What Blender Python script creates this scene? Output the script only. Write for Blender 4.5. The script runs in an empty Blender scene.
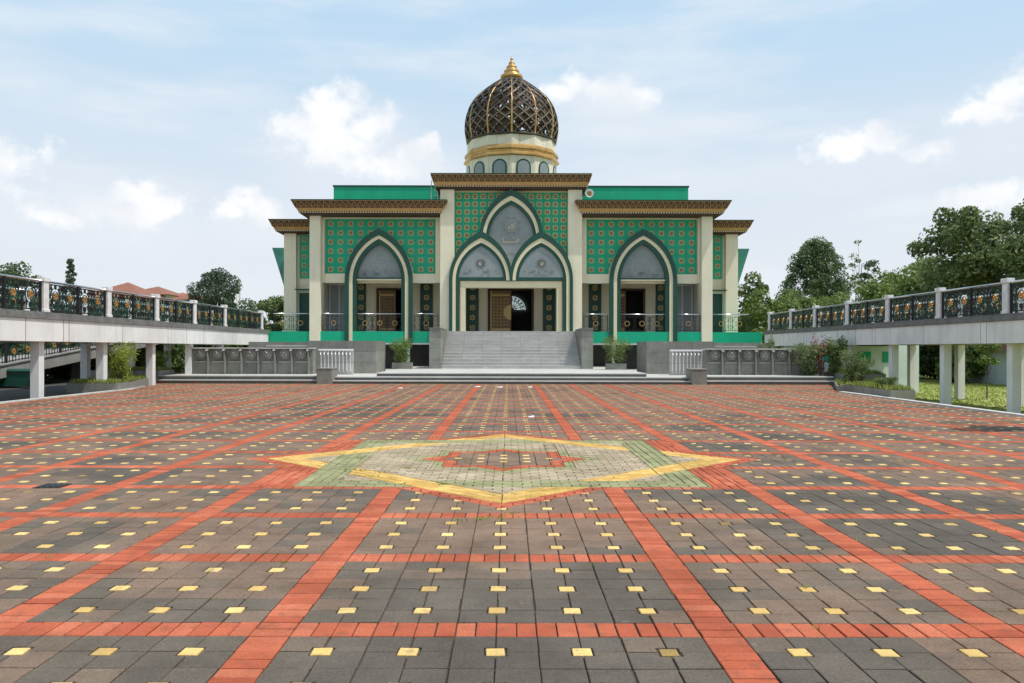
import bpy, math, random
from math import sin, cos, pi, radians as R
random.seed(7)
scn = bpy.context.scene
col = scn.collection

# ------------------------------------------------------------------ materials
def _lnk(nt, a, b): nt.links.new(a, b)
def mat(name, c, rough=0.8, metal=0.0, c2=None, scale=3.0, amt=1.0, bump=0.0, bscale=40.0, spec=0.4, stretch=None, island=0.0, dirt=None):
    m = bpy.data.materials.new(name); m.use_nodes = True
    nt = m.node_tree; N = nt.nodes; b = N['Principled BSDF']
    b.inputs['Roughness'].default_value = rough; b.inputs['Metallic'].default_value = metal
    b.inputs['Specular IOR Level'].default_value = spec
    b.inputs['Base Color'].default_value = (*c, 1)
    geo = N.new('ShaderNodeNewGeometry')
    src = None
    mp = N.new('ShaderNodeMapping'); _lnk(nt, geo.outputs['Position'], mp.inputs['Vector'])
    if stretch: mp.inputs['Scale'].default_value = stretch
    if c2 is not None:
        n = N.new('ShaderNodeTexNoise'); n.inputs['Scale'].default_value = scale; n.inputs['Detail'].default_value = 5
        n.inputs['Roughness'].default_value = 0.62
        _lnk(nt, mp.outputs[0], n.inputs['Vector'])
        r = N.new('ShaderNodeMapRange'); r.inputs['From Min'].default_value = 0.36; r.inputs['From Max'].default_value = 0.66
        r.inputs['To Max'].default_value = amt
        _lnk(nt, n.outputs['Fac'], r.inputs['Value'])
        mx = N.new('ShaderNodeMix'); mx.data_type = 'RGBA'
        mx.inputs['A'].default_value = (*c, 1); mx.inputs['B'].default_value = (*c2, 1)
        _lnk(nt, r.outputs[0], mx.inputs['Factor']); src = mx.outputs['Result']
    if dirt is not None:   # rain streaks: tall thin noise
        dc, da = dirt
        mp2 = N.new('ShaderNodeMapping'); mp2.inputs['Scale'].default_value = (3.0, 3.0, 0.22)
        _lnk(nt, geo.outputs['Position'], mp2.inputs['Vector'])
        n = N.new('ShaderNodeTexNoise'); n.inputs['Scale'].default_value = 1.6; n.inputs['Detail'].default_value = 6
        _lnk(nt, mp2.outputs[0], n.inputs['Vector'])
        r = N.new('ShaderNodeMapRange'); r.inputs['From Min'].default_value = 0.5; r.inputs['From Max'].default_value = 0.75
        r.inputs['To Max'].default_value = da
        _lnk(nt, n.outputs['Fac'], r.inputs['Value'])
        mx = N.new('ShaderNodeMix'); mx.data_type = 'RGBA'
        if src: _lnk(nt, src, mx.inputs['A'])
        else: mx.inputs['A'].default_value = (*c, 1)
        mx.inputs['B'].default_value = (*dc, 1)
        _lnk(nt, r.outputs[0], mx.inputs['Factor']); src = mx.outputs['Result']
    if island > 0:
        hv = N.new('ShaderNodeHueSaturation')
        r = N.new('ShaderNodeMapRange'); r.inputs['To Min'].default_value = 1 - island; r.inputs['To Max'].default_value = 1 + island
        _lnk(nt, geo.outputs['Random Per Island'], r.inputs['Value']); _lnk(nt, r.outputs[0], hv.inputs['Value'])
        if src: _lnk(nt, src, hv.inputs['Color'])
        else: hv.inputs['Color'].default_value = (*c, 1)
        src = hv.outputs['Color']
    if src: _lnk(nt, src, b.inputs['Base Color'])
    if bump > 0:
        n = N.new('ShaderNodeTexNoise'); n.inputs['Scale'].default_value = bscale; n.inputs['Detail'].default_value = 4
        _lnk(nt, geo.outputs['Position'], n.inputs['Vector'])
        bp = N.new('ShaderNodeBump'); bp.inputs['Strength'].default_value = 0.6; bp.inputs['Distance'].default_value = bump
        _lnk(nt, n.outputs['Fac'], bp.inputs['Height']); _lnk(nt, bp.outputs[0], b.inputs['Normal'])
    return m

def leafmat(name, c, c2, scale=0.9):
    m = bpy.data.materials.new(name); m.use_nodes = True
    nt = m.node_tree; N = nt.nodes; b = N['Principled BSDF']; out = N['Material Output']
    geo = N.new('ShaderNodeNewGeometry')
    n = N.new('ShaderNodeTexNoise'); n.inputs['Scale'].default_value = scale; n.inputs['Detail'].default_value = 3
    _lnk(nt, geo.outputs['Position'], n.inputs['Vector'])
    ad = N.new('ShaderNodeMath'); ad.operation = 'MULTIPLY_ADD'; ad.inputs[1].default_value = 0.55
    _lnk(nt, geo.outputs['Random Per Island'], ad.inputs[0]); 
    r = N.new('ShaderNodeMapRange'); r.inputs['From Min'].default_value = .3; r.inputs['From Max'].default_value = .7
    r.inputs['To Max'].default_value = .55
    _lnk(nt, n.outputs['Fac'], r.inputs['Value']); _lnk(nt, r.outputs[0], ad.inputs[2])
    mx = N.new('ShaderNodeMix'); mx.data_type = 'RGBA'; mx.inputs['A'].default_value = (*c, 1); mx.inputs['B'].default_value = (*c2, 1)
    _lnk(nt, ad.outputs[0], mx.inputs['Factor']); _lnk(nt, mx.outputs['Result'], b.inputs['Base Color'])
    b.inputs['Roughness'].default_value = 0.5; b.inputs['Specular IOR Level'].default_value = 0.35
    tr = N.new('ShaderNodeBsdfTranslucent'); _lnk(nt, mx.outputs['Result'], tr.inputs['Color'])
    ms = N.new('ShaderNodeMixShader'); ms.inputs[0].default_value = 0.38
    _lnk(nt, b.outputs[0], ms.inputs[1]); _lnk(nt, tr.outputs[0], ms.inputs[2]); _lnk(nt, ms.outputs[0], out.inputs['Surface'])
    return m

def pavermat(name, stops, rough=0.85, grain=0.35, wear=None):
    """colour chosen per paver by the face attribute 'tone', plus fine grain and stains"""
    m = bpy.data.materials.new(name); m.use_nodes = True
    nt = m.node_tree; N = nt.nodes; b = N['Principled BSDF']
    at = N.new('ShaderNodeAttribute'); at.attribute_name = 'tone'
    cr = N.new('ShaderNodeValToRGB'); el = cr.color_ramp.elements
    el[0].position = stops[0][0]; el[0].color = (*stops[0][1], 1); el[1].position = stops[-1][0]; el[1].color = (*stops[-1][1], 1)
    for p, c in stops[1:-1]:
        e = el.new(p); e.color = (*c, 1)
    _lnk(nt, at.outputs['Fac'], cr.inputs['Fac'])
    geo = N.new('ShaderNodeNewGeometry')
    n = N.new('ShaderNodeTexNoise'); n.inputs['Scale'].default_value = 60; n.inputs['Detail'].default_value = 6; n.inputs['Roughness'].default_value = .7
    _lnk(nt, geo.outputs['Position'], n.inputs['Vector'])
    n2 = N.new('ShaderNodeTexNoise'); n2.inputs['Scale'].default_value = 1.3; n2.inputs['Detail'].default_value = 7; n2.inputs['Roughness'].default_value = .68
    _lnk(nt, geo.outputs['Position'], n2.inputs['Vector'])
    r1 = N.new('ShaderNodeMapRange'); r1.inputs['From Min'].default_value = .25; r1.inputs['From Max'].default_value = .75
    r1.inputs['To Min'].default_value = 1 - grain; r1.inputs['To Max'].default_value = 1 + grain
    _lnk(nt, n.outputs['Fac'], r1.inputs['Value'])
    r2 = N.new('ShaderNodeMapRange'); r2.inputs['From Min'].default_value = .3; r2.inputs['From Max'].default_value = .7
    r2.inputs['To Min'].default_value = .68; r2.inputs['To Max'].default_value = 1.2
    _lnk(nt, n2.outputs['Fac'], r2.inputs['Value'])
    mu = N.new('ShaderNodeMath'); mu.operation = 'MULTIPLY'; _lnk(nt, r1.outputs[0], mu.inputs[0]); _lnk(nt, r2.outputs[0], mu.inputs[1])
    hv = N.new('ShaderNodeHueSaturation'); _lnk(nt, mu.outputs[0], hv.inputs['Value']); _lnk(nt, cr.outputs['Color'], hv.inputs['Color'])
    # efflorescence: sparse pale blotches
    n3 = N.new('ShaderNodeTexNoise'); n3.inputs['Scale'].default_value = 4.2; n3.inputs['Detail'].default_value = 8; n3.inputs['Roughness'].default_value = .75
    _lnk(nt, geo.outputs['Position'], n3.inputs['Vector'])
    r3 = N.new('ShaderNodeMapRange'); r3.inputs['From Min'].default_value = .62; r3.inputs['From Max'].default_value = .76; r3.inputs['To Max'].default_value = .4
    _lnk(nt, n3.outputs['Fac'], r3.inputs['Value'])
    mx = N.new('ShaderNodeMix'); mx.data_type = 'RGBA'; mx.inputs['B'].default_value = (.42, .39, .36, 1)
    _lnk(nt, r3.outputs[0], mx.inputs['Factor']); _lnk(nt, hv.outputs['Color'], mx.inputs['A'])
    _lnk(nt, mx.outputs['Result'], b.inputs['Base Color'])
    if wear:   # abrasion and dirt that has worn the surface colour away
        n4 = N.new('ShaderNodeTexNoise'); n4.inputs['Scale'].default_value = 9; n4.inputs['Detail'].default_value = 8; n4.inputs['Roughness'].default_value = .7
        _lnk(nt, geo.outputs['Position'], n4.inputs['Vector'])
        r4 = N.new('ShaderNodeMapRange'); r4.inputs['From Min'].default_value = .52; r4.inputs['From Max'].default_value = .66; r4.inputs['To Max'].default_value = wear[1]
        _lnk(nt, n4.outputs['Fac'], r4.inputs['Value'])
        m4 = N.new('ShaderNodeMix'); m4.data_type = 'RGBA'; m4.inputs['B'].default_value = (*wear[0], 1)
        _lnk(nt, r4.outputs[0], m4.inputs['Factor']); _lnk(nt, mx.outputs['Result'], m4.inputs['A']); _lnk(nt, m4.outputs['Result'], b.inputs['Base Color'])
    # pale specks of aggregate and grit
    cur = b.inputs['Base Color'].links[0].from_socket
    n5 = N.new('ShaderNodeTexNoise'); n5.inputs['Scale'].default_value = 75; n5.inputs['Detail'].default_value = 3; n5.inputs['Roughness'].default_value = .8
    _lnk(nt, geo.outputs['Position'], n5.inputs['Vector'])
    r5 = N.new('ShaderNodeMapRange'); r5.inputs['From Min'].default_value = .66; r5.inputs['From Max'].default_value = .74; r5.inputs['To Max'].default_value = .5
    _lnk(nt, n5.outputs['Fac'], r5.inputs['Value'])
    m5 = N.new('ShaderNodeMix'); m5.data_type = 'RGBA'; m5.inputs['B'].default_value = (.46, .43, .39, 1)
    _lnk(nt, r5.outputs[0], m5.inputs['Factor']); _lnk(nt, cur, m5.inputs['A']); _lnk(nt, m5.outputs['Result'], b.inputs['Base Color'])
    b.inputs['Roughness'].default_value = .95; b.inputs['Specular IOR Level'].default_value = .10
    bp = N.new('ShaderNodeBump'); bp.inputs['Strength'].default_value = .7; bp.inputs['Distance'].default_value = .003
    _lnk(nt, n.outputs['Fac'], bp.inputs['Height']); _lnk(nt, bp.outputs[0], b.inputs['Normal'])
    return m

M = {}
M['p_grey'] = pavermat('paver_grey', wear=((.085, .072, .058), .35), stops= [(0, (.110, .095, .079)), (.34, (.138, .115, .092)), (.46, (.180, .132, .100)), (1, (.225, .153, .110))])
M['p_red'] = pavermat('paver_red', [(0, (.36, .090, .050)), (.5, (.44, .115, .060)), (1, (.50, .155, .088))], grain=.25, wear=((.22, .085, .055), .6))
M['p_yel'] = pavermat('paver_yellow', [(0, (.22, .15, .06)), (.06, (.50, .33, .12)), (.2, (.66, .45, .16)), (1, (.76, .56, .23))], grain=.2, wear=((.30, .22, .12), .75))
M['p_och'] = pavermat('paver_ochre', [(0, (.52, .32, .09)), (1, (.70, .47, .16))], grain=.2, wear=((.34, .24, .12), .6))
M['p_grn'] = pavermat('paver_green', [(0, (.24, .245, .125)), (1, (.33, .325, .175))], grain=.3, wear=((.22, .20, .14), .6))
M['p_crm'] = pavermat('paver_cream', [(0, (.31, .25, .17)), (1, (.45, .37, .26))], grain=.3, wear=((.25, .20, .15), .6))
M['joint'] = mat('joint_sand', (.045, .035, .028), .95, c2=(.11, .08, .055), scale=2)
M['kerb'] = mat('kerb_white', (.62, .60, .57), .8, c2=(.42, .40, .37), scale=4)
M['lawn'] = mat('lawn', (.24, .29, .06), .95, c2=(.33, .35, .11), scale=.6, bump=.05, bscale=12)
M['asphalt'] = mat('asphalt', (.05, .05, .048), .9, c2=(.08, .08, .075), scale=1.5)
M['cream'] = mat('cream_render', (.80, .74, .56), .75, c2=(.75, .69, .52), scale=1.2, dirt=((.52, .48, .38), .22))
M['cream2'] = mat('cream_frame', (.72, .65, .44), .6, c2=(.66, .59, .40), scale=2)
M['white'] = mat('white_paint', (.80, .80, .79), .7, c2=(.68, .68, .66), scale=.8, dirt=((.52, .52, .50), .45))
M['white2'] = mat('clean_white', (.78, .78, .78), .5)
M['post'] = mat('post_white', (.78, .77, .76), .6, c2=(.62, .61, .60), scale=5)
M['grey'] = mat('grey_coping', (.20, .20, .195), .8, c2=(.13, .13, .125), scale=3)
M['seam'] = mat('dark_seam', (.30, .24, .22), .9)
M['green'] = mat('bright_green_paint', (.0, .40, .215), .5, c2=(.0, .35, .185), scale=1.3, dirt=((.02, .25, .15), .4))
M['tile'] = mat('green_tile', (.0, .42, .235), .35, c2=(.0, .35, .19), scale=1.8)
M['tileline'] = mat('tile_line', (.0, .30, .17), .5)
M['dgreen'] = mat('dark_green_paint', (.010, .072, .052), .4, c2=(.010, .060, .042), scale=2)
M['dgreen2'] = mat('deep_green_paint', (.010, .06, .04), .4)
M['gold'] = mat('gold_paint', (.52, .32, .12), .5, metal=.1, c2=(.42, .25, .09), scale=4)
M['goldflower'] = mat('golden_flower', (.60, .33, .09), .4, metal=.3, c2=(.42, .18, .05), scale=20)
M['brown'] = mat('cornice_brown', (.075, .042, .03), .7)
M['rosebrown'] = mat('rosette_brown', (.15, .075, .04), .6)
M['rosegold'] = mat('rosette_gold', (.50, .42, .20), .6)
M['glass'] = mat('frosted_glass', (.26, .30, .305), .3, c2=(.20, .235, .24), scale=.9, spec=.4)
M['etch'] = mat('etched_glass', (.36, .37, .37), .6)
M['etchd'] = mat('etched_dark', (.22, .235, .25), .6)
M['etchg'] = mat('etched_gold', (.62, .56, .36), .5)
M['wood'] = mat('carved_wood', (.24, .145, .065), .5, c2=(.17, .10, .045), scale=8)
M['woodd'] = mat('dark_wood', (.045, .022, .014), .5)
M['woodg'] = mat('gilded_wood', (.50, .36, .15), .4, metal=.2)
M['black'] = mat('black_void', (.006, .006, .006), .9)
M['iron'] = mat('black_iron', (.014, .014, .015), .45)
M['irong'] = mat('green_iron', (.012, .07, .05), .45)
M['steel'] = mat('stainless_steel', (.62, .62, .62), .25, metal=1)
M['stone'] = mat('grey_stone', (.235, .235, .205), .7, c2=(.17, .172, .15), scale=2.2, bump=.004, bscale=25, island=.14, dirt=((.30, .305, .27), .35))
M['stonej'] = mat('stone_joint', (.30, .30, .27), .8)
M['stonel'] = mat('light_stone', (.48, .475, .45), .65, c2=(.40, .395, .37), scale=2, island=.05)
M['step'] = mat('step_stone', (.56, .54, .51), .7, c2=(.47, .455, .43), scale=3, island=.08)
M['terr'] = mat('terrace_stone', (.54, .53, .50), .6, c2=(.44, .43, .40), scale=.6)
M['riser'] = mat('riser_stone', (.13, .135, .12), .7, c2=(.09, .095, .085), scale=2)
M['concrete'] = mat('concrete', (.34, .33, .31), .85, c2=(.24, .23, .21), scale=1, dirt=((.12, .12, .11), .5))
M['dconc'] = mat('dark_concrete', (.14, .14, .135), .85, c2=(.10, .10, .095), scale=1)
M['lattice'] = mat('dome_lattice', (.030, .028, .022), .5, c2=(.055, .042, .026), scale=2)
M['latedge'] = mat('dome_lattice_edge', (.25, .22, .13), .5)
M['latplate'] = mat('dome_plate', (.13, .075, .045), .6)
M['domew'] = mat('dome_cream', (.74, .68, .54), .7, c2=(.66, .60, .47), scale=1.5, dirt=((.33, .31, .26), .4))
M['domegold'] = mat('dome_gold', (.56, .34, .12), .35, metal=.4, c2=(.40, .23, .07), scale=2)
M['bark'] = mat('bark', (.085, .062, .045), .9, c2=(.14, .11, .085), scale=6, bump=.02, bscale=12)
M['barkl'] = mat('pale_bark', (.22, .19, .16), .9, c2=(.15, .13, .10), scale=6)
M['leafA'] = leafmat('leaf_dark', (.055, .100, .026), (.20, .265, .08))
M['leafB'] = leafmat('leaf_dense', (.05, .095, .033), (.13, .195, .07), .5)
M['leafC'] = leafmat('leaf_fresh', (.09, .155, .030), (.24, .32, .09))
M['leafD'] = leafmat('leaf_reddish', (.055, .105, .032), (.23, .27, .10), 1.4)
M['leafE'] = leafmat('leaf_blueish', (.055, .085, .055), (.10, .14, .085))
M['leafY'] = leafmat('leaf_yellow', (.16, .24, .03), (.38, .44, .07), 3)
M['leafR'] = leafmat('leaf_red', (.22, .03, .03), (.38, .08, .05), 3)
M['leafW'] = leafmat('leaf_variegated', (.05, .10, .03), (.30, .36, .17), 5)
M['grass'] = leafmat('grass_blade', (.20, .27, .04), (.36, .40, .11), .6)
M['rooft'] = mat('roof_tile', (.25, .115, .08), .8, c2=(.23, .085, .05), scale=2, bump=.03, bscale=5)
M['roofr'] = mat('roof_tile_bright', (.38, .14, .105), .8, c2=(.30, .11, .08), scale=2)
M['housew'] = mat('house_wall', (.55, .54, .50), .8, c2=(.47, .46, .42), scale=1)
M['bluew'] = mat('blue_wall', (.42, .49, .52), .8, c2=(.36, .42, .45), scale=1)
M['mintw'] = mat('mint_wall', (.66, .76, .72), .7, c2=(.58, .68, .64), scale=1)
M['bin'] = mat('bin_green', (.012, .075, .055), .5)
M['soil'] = mat('soil', (.06, .045, .03), .95)
M['aglass'] = mat('green_awning', (.03, .20, .15), .25, c2=(.06, .27, .21), scale=1.2)
M['red'] = mat('tower_red', (.5, .2, .18), .6)
M['litter'] = mat('litter', (.85, .85, .83), .8)
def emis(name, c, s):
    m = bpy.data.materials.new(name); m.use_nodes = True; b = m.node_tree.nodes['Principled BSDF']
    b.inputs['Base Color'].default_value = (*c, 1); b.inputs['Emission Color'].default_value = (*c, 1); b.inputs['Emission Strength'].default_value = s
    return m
M['lit'] = emis('daylight_glow_pane', (.62, .76, .78), .55)  # pane emits a glow that stands in for daylight behind it

# ------------------------------------------------------------------ mesh builder
OFF = {}
class MB:
    def __init__(s): s.v = []; s.f = []; s.m = []; s.s = []
    def poly(s, pts, m=0, smooth=False):
        n = len(s.v); s.v.extend(pts); s.f.append(tuple(range(n, n + len(pts)))); s.m.append(m); s.s.append(smooth)
    def box(s, x0, x1, y0, y1, z0, z1, m=0):
        if x0 > x1: x0, x1 = x1, x0
        if y0 > y1: y0, y1 = y1, y0
        n = len(s.v)
        s.v.extend([(x0,y0,z0),(x1,y0,z0),(x1,y1,z0),(x0,y1,z0),(x0,y0,z1),(x1,y0,z1),(x1,y1,z1),(x0,y1,z1)])
        for q in ((0,3,2,1),(4,5,6,7),(0,1,5,4),(1,2,6,5),(2,3,7,6),(3,0,4,7)):
            s.f.append(tuple(n + i for i in q)); s.m.append(m); s.s.append(False)
    def prism(s, pts, a, b, m=0, axis='y', caps=True):
        """pts in the plane perpendicular to axis: y -> (x,z), z -> (x,y), x -> (y,z)"""
        def P(p, t):
            return (p[0], t, p[1]) if axis == 'y' else ((p[0], p[1], t) if axis == 'z' else (t, p[0], p[1]))
        n = len(s.v); k = len(pts)
        s.v.extend([P(p, a) for p in pts] + [P(p, b) for p in pts])
        if caps:
            s.f.append(tuple(range(n, n + k))); s.f.append(tuple(range(n + 2*k - 1, n + k - 1, -1))); s.m += [m, m]; s.s += [False, False]
        for i in range(k):
            j = (i + 1) % k
            s.f.append((n + i, n + k + i, n + k + j, n + j)); s.m.append(m); s.s.append(False)
    def bar(s, p0, p1, w, d, up=(0, 1, 0), m=0):
        """rectangular bar from p0 to p1: w across in plane, d along 'up' """
        ax = [p1[i] - p0[i] for i in range(3)]; L = math.sqrt(sum(a*a for a in ax)) or 1e-6; ax = [a / L for a in ax]
        dt = sum(ax[i]*up[i] for i in range(3)); u = [up[i] - dt*ax[i] for i in range(3)]
        l = math.sqrt(sum(a*a for a in u)) or 1e-6; u = [a / l for a in u]
        sd = (ax[1]*u[2]-ax[2]*u[1], ax[2]*u[0]-ax[0]*u[2], ax[0]*u[1]-ax[1]*u[0])
        n = len(s.v)
        for p in (p0, p1):
            for (a, b) in ((-1,-1),(1,-1),(1,1),(-1,1)):
                s.v.append(tuple(p[i] + sd[i]*a*w/2 + u[i]*b*d/2 for i in range(3)))
        for q in ((0,1,2,3),(7,6,5,4),(0,4,5,1),(1,5,6,2),(2,6,7,3),(3,7,4,0)):
            s.f.append(tuple(n + i for i in q)); s.m.append(m); s.s.append(False)
    def tube(s, pts, rad, n=8, m=0, cap=True):
        rs = rad if isinstance(rad, (list, tuple)) else [rad]*len(pts)
        base = len(s.v)
        for i, p in enumerate(pts):
            a = pts[max(i-1, 0)]; b = pts[min(i+1, len(pts)-1)]
            ax = [b[k]-a[k] for k in range(3)]; L = math.sqrt(sum(t*t for t in ax)) or 1e-6; ax = [t/L for t in ax]
            ref = (0,0,1) if abs(ax[2]) < .9 else (1,0,0)
            u = (ax[1]*ref[2]-ax[2]*ref[1], ax[2]*ref[0]-ax[0]*ref[2], ax[0]*ref[1]-ax[1]*ref[0])
            l = math.sqrt(sum(t*t for t in u)); u = [t/l for t in u]
            w = (ax[1]*u[2]-ax[2]*u[1], ax[2]*u[0]-ax[0]*u[2], ax[0]*u[1]-ax[1]*u[0])
            for k in range(n):
                t = 2*pi*k/n
                s.v.append(tuple(p[q] + rs[i]*(cos(t)*u[q] + sin(t)*w[q]) for q in range(3)))
        for i in range(len(pts)-1):
            for k in range(n):
                a = base + i*n + k; b = base + i*n + (k+1) % n
                s.f.append((a, b, b+n, a+n)); s.m.append(m); s.s.append(True)
        if cap:
            s.f.append(tuple(base + k for k in range(n))); s.m.append(m); s.s.append(False)
            e = base + (len(pts)-1)*n
            s.f.append(tuple(e + k for k in range(n-1, -1, -1))); s.m.append(m); s.s.append(False)
    def lathe(s, prof, c, n=32, ph=0.0, m=0, smooth=True, cap=False):
        base = len(s.v)
        for (r, z) in prof:
            for k in range(n):
                t = ph + 2*pi*k/n; s.v.append((c[0] + r*sin(t), c[1] - r*cos(t), z))
        for i in range(len(prof)-1):
            mm = m[i] if isinstance(m, (list, tuple)) else m
            for k in range(n):
                a = base + i*n + k; b = base + i*n + (k+1) % n
                s.f.append((a, b, b+n, a+n)); s.m.append(mm); s.s.append(smooth)
        if cap:
            e = base + (len(prof)-1)*n
            s.f.append(tuple(e + k for k in range(n))); s.m.append(m[-1] if isinstance(m, (list, tuple)) else m); s.s.append(False)
    def ring(s, c, r, w, d, n=12, m=0, plane='xz', a0=0, a1=2*pi):
        """flat ring of bars round c, radius r"""
        P = []
        for k in range(n+1):
            t = a0 + (a1-a0)*k/n
            if plane == 'xz': P.append((c[0]+r*cos(t), c[1], c[2]+r*sin(t)))
            else: P.append((c[0], c[1]+r*cos(t), c[2]+r*sin(t)))
        up = (0,1,0) if plane == 'xz' else (1,0,0)
        for k in range(n): s.bar(P[k], P[k+1], w, d, up, m)
    def build(s, name, mats, parent=None, label=None, cat=None, group=None, kind=None, bevel=0.0, attr=None):
        if not isinstance(mats, (list, tuple)): mats = [mats]
        if parent is not None: off = OFF[parent]
        else:
            xs = [p[0] for p in s.v]; ys = [p[1] for p in s.v]; zs = [p[2] for p in s.v]
            off = ((min(xs)+max(xs))/2, (min(ys)+max(ys))/2, min(zs))
        me = bpy.data.meshes.new(name)
        me.from_pydata([(p[0]-off[0], p[1]-off[1], p[2]-off[2]) for p in s.v], [], s.f)
        for m_ in mats: me.materials.append(m_ if not isinstance(m_, str) else M[m_])
        me.polygons.foreach_set('material_index', s.m); me.polygons.foreach_set('use_smooth', s.s)
        if attr is not None:
            a = me.attributes.new('tone', 'FLOAT', 'FACE'); a.data.foreach_set('value', attr)
        me.update()
        o = bpy.data.objects.new(name, me); col.objects.link(o)
        if parent is None: o.location = off
        else: o.parent = parent
        OFF[o] = off
        if bevel > 0:
            b = o.modifiers.new('bevel', 'BEVEL'); b.width = bevel; b.segments = 2; b.limit_method = 'ANGLE'; b.angle_limit = R(50)
        tag(o, label, cat, group, kind)
        return o

def tag(o, label=None, cat=None, group=None, kind=None):
    if label: o['label'] = label
    if cat: o['category'] = cat
    if group: o['group'] = group
    if kind: o['kind'] = kind
def thing(name, loc, label, cat, group=None):
    o = bpy.data.objects.new(name, None); col.objects.link(o); o.location = loc; o.empty_display_size = .2
    OFF[o] = tuple(loc); tag(o, label, cat, group); return o
def kids(o): return [c for c in col.objects if c.parent == o]
def copy_tree(o, parent=None):
    c = o.copy(); col.objects.link(c); OFF[c] = OFF[o]
    if parent is not None: c.parent = parent
    for ch in kids(o):
        if ch is not c: copy_tree(ch, c)
    return c
def place_copy(o, dx, dy, dz=0.0):
    """copy of a part, moved along inside the same thing"""
    c = o.copy(); col.objects.link(c); c.location = (o.location.x+dx, o.location.y+dy, o.location.z+dz); OFF[c] = OFF[o]
    for ch in kids(o):
        g = ch.copy(); col.objects.link(g); g.parent = c; OFF[g] = OFF[ch]
    return c

# ------------------------------------------------------------------ camera
F = 823.0
cam_d = bpy.data.cameras.new('camera'); cam = bpy.data.objects.new('camera', cam_d); col.objects.link(cam)
cam.location = (0, 0, 1.6)
ROLL = -0.0020
from mathutils import Matrix
cam.rotation_euler = (Matrix.Rotation(pi/2, 4, 'X') @ Matrix.Rotation(-ROLL, 4, 'Z')).to_euler()
cam_d.sensor_width = 36; cam_d.lens = F/1024*36
cam_d.shift_x = 3.5/1024; cam_d.shift_y = 7.5/1024
cam_d.clip_end = 3000; cam_d.clip_start = .05
scn.camera = cam

# ------------------------------------------------------------------ light and sky
SUN_EL = 64; SUN_AZ = 112       # azimuth measured from +Y (ahead) towards +X (right)
sd = bpy.data.lights.new('sun', 'SUN'); sd.energy = 3.6; sd.angle = R(.55); sd.color = (1, .945, .865)
so = bpy.data.objects.new('sun', sd); col.objects.link(so)
from mathutils import Vector
sdir = Vector((cos(R(SUN_EL))*sin(R(SUN_AZ)), cos(R(SUN_EL))*cos(R(SUN_AZ)), sin(R(SUN_EL))))
so.rotation_euler = (-sdir).to_track_quat('-Z', 'Y').to_euler(); so.location = (20, 0, 60)

w = bpy.data.worlds.new('World'); scn.world = w; w.use_nodes = True
nt = w.node_tree; N = nt.nodes; bg = N['Background']
def nd(t, **k):
    n = N.new(t)
    for a, b in k.items(): setattr(n, a, b)
    return n
def mth(op, a, b=None, c=None, clamp=False):
    n = nd('ShaderNodeMath', operation=op, use_clamp=clamp)
    for i, x in enumerate((a, b, c)):
        if x is None: continue
        if isinstance(x, (int, float)): n.inputs[i].default_value = x
        else: _lnk(nt, x, n.inputs[i])
    return n.outputs[0]
def vmt(op, a, b):
    n = nd('ShaderNodeVectorMath', operation=op)
    for i, x in enumerate((a, b)):
        if x is None: continue
        if isinstance(x, tuple): n.inputs[i].default_value = x
        else: _lnk(nt, x, n.inputs[i])
    return n
sky = nd('ShaderNodeTexSky', sky_type='NISHITA', sun_disc=False)
sky.sun_elevation = R(SUN_EL); sky.sun_rotation = R(SUN_AZ)
sky.air_density = 1.0; sky.dust_density = 2.0; sky.ozone_density = 1.0; sky.altitude = 100
tc = nd('ShaderNodeTexCoord'); dirv = tc.outputs['Generated']
sep = nd('ShaderNodeSeparateXYZ'); _lnk(nt, dirv, sep.inputs[0])
az = mth('ARCTAN2', sep.outputs[0], sep.outputs[1]); elv = mth('ARCSINE', sep.outputs[2])
cmb = nd('ShaderNodeCombineXYZ'); _lnk(nt, az, cmb.inputs[0]); _lnk(nt, elv, cmb.inputs[1])
# domain warp for lumpy cumulus
nzw = nd('ShaderNodeTexNoise'); nzw.inputs['Scale'].default_value = 30; nzw.inputs['Detail'].default_value = 8; nzw.inputs['Roughness'].default_value = .6
_lnk(nt, cmb.outputs[0], nzw.inputs['Vector'])
nzf = nd('ShaderNodeTexNoise'); nzf.inputs['Scale'].default_value = 11; nzf.inputs['Detail'].default_value = 4
_lnk(nt, cmb.outputs[0], nzf.inputs['Vector'])
def pxdir(x, y):
    dx, dy = x-512, y-341.5; xx = dx - ROLL*dy; yy = dy + ROLL*dx
    v = Vector((xx+3.5, F, 7.5-yy)).normalized(); return math.atan2(v.x, v.y), math.asin(v.z)
def blobs(lst):
    mx = None
    for (x, y, rx, ry) in lst:
        a, e = pxdir(x, y)
        d = vmt('SUBTRACT', cmb.outputs[0], (a, e, 0)); d = vmt('DIVIDE', d.outputs[0], (rx/F, ry/F, 1)); l = vmt('LENGTH', d.outputs[0], None)
        t = mth('SUBTRACT', 1.0, l.outputs['Value'])
        mx = t if mx is None else mth('MAXIMUM', mx, t)
    return mx
cumulus = [(318,112,34,26),(345,108,40,26),(366,128,38,30),(335,140,60,34),(412,155,34,20),(428,146,18,14),(395,168,40,18),
           (135,196,34,18),(160,204,36,18),(120,212,60,20),(245,202,24,18),(232,212,28,16),(258,210,26,16),(52,216,30,13),
           (572,82,20,14),(608,92,34,18),(634,97,32,16),(560,90,30,12),(866,138,34,15),(888,142,22,15),(840,146,42,15),(935,150,34,13),
           (1012,92,34,20),(985,112,34,16),(1040,80,40,26),(300,128,40,22),(352,96,22,16),(322,98,20,16),(150,190,22,14),(128,190,20,12),(246,192,16,12),(432,140,12,12),(872,128,18,12),(975,196,30,16),(1003,192,34,18),(-60,150,90,40),(1160,160,90,30)]
bm_ = blobs(cumulus)
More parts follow.
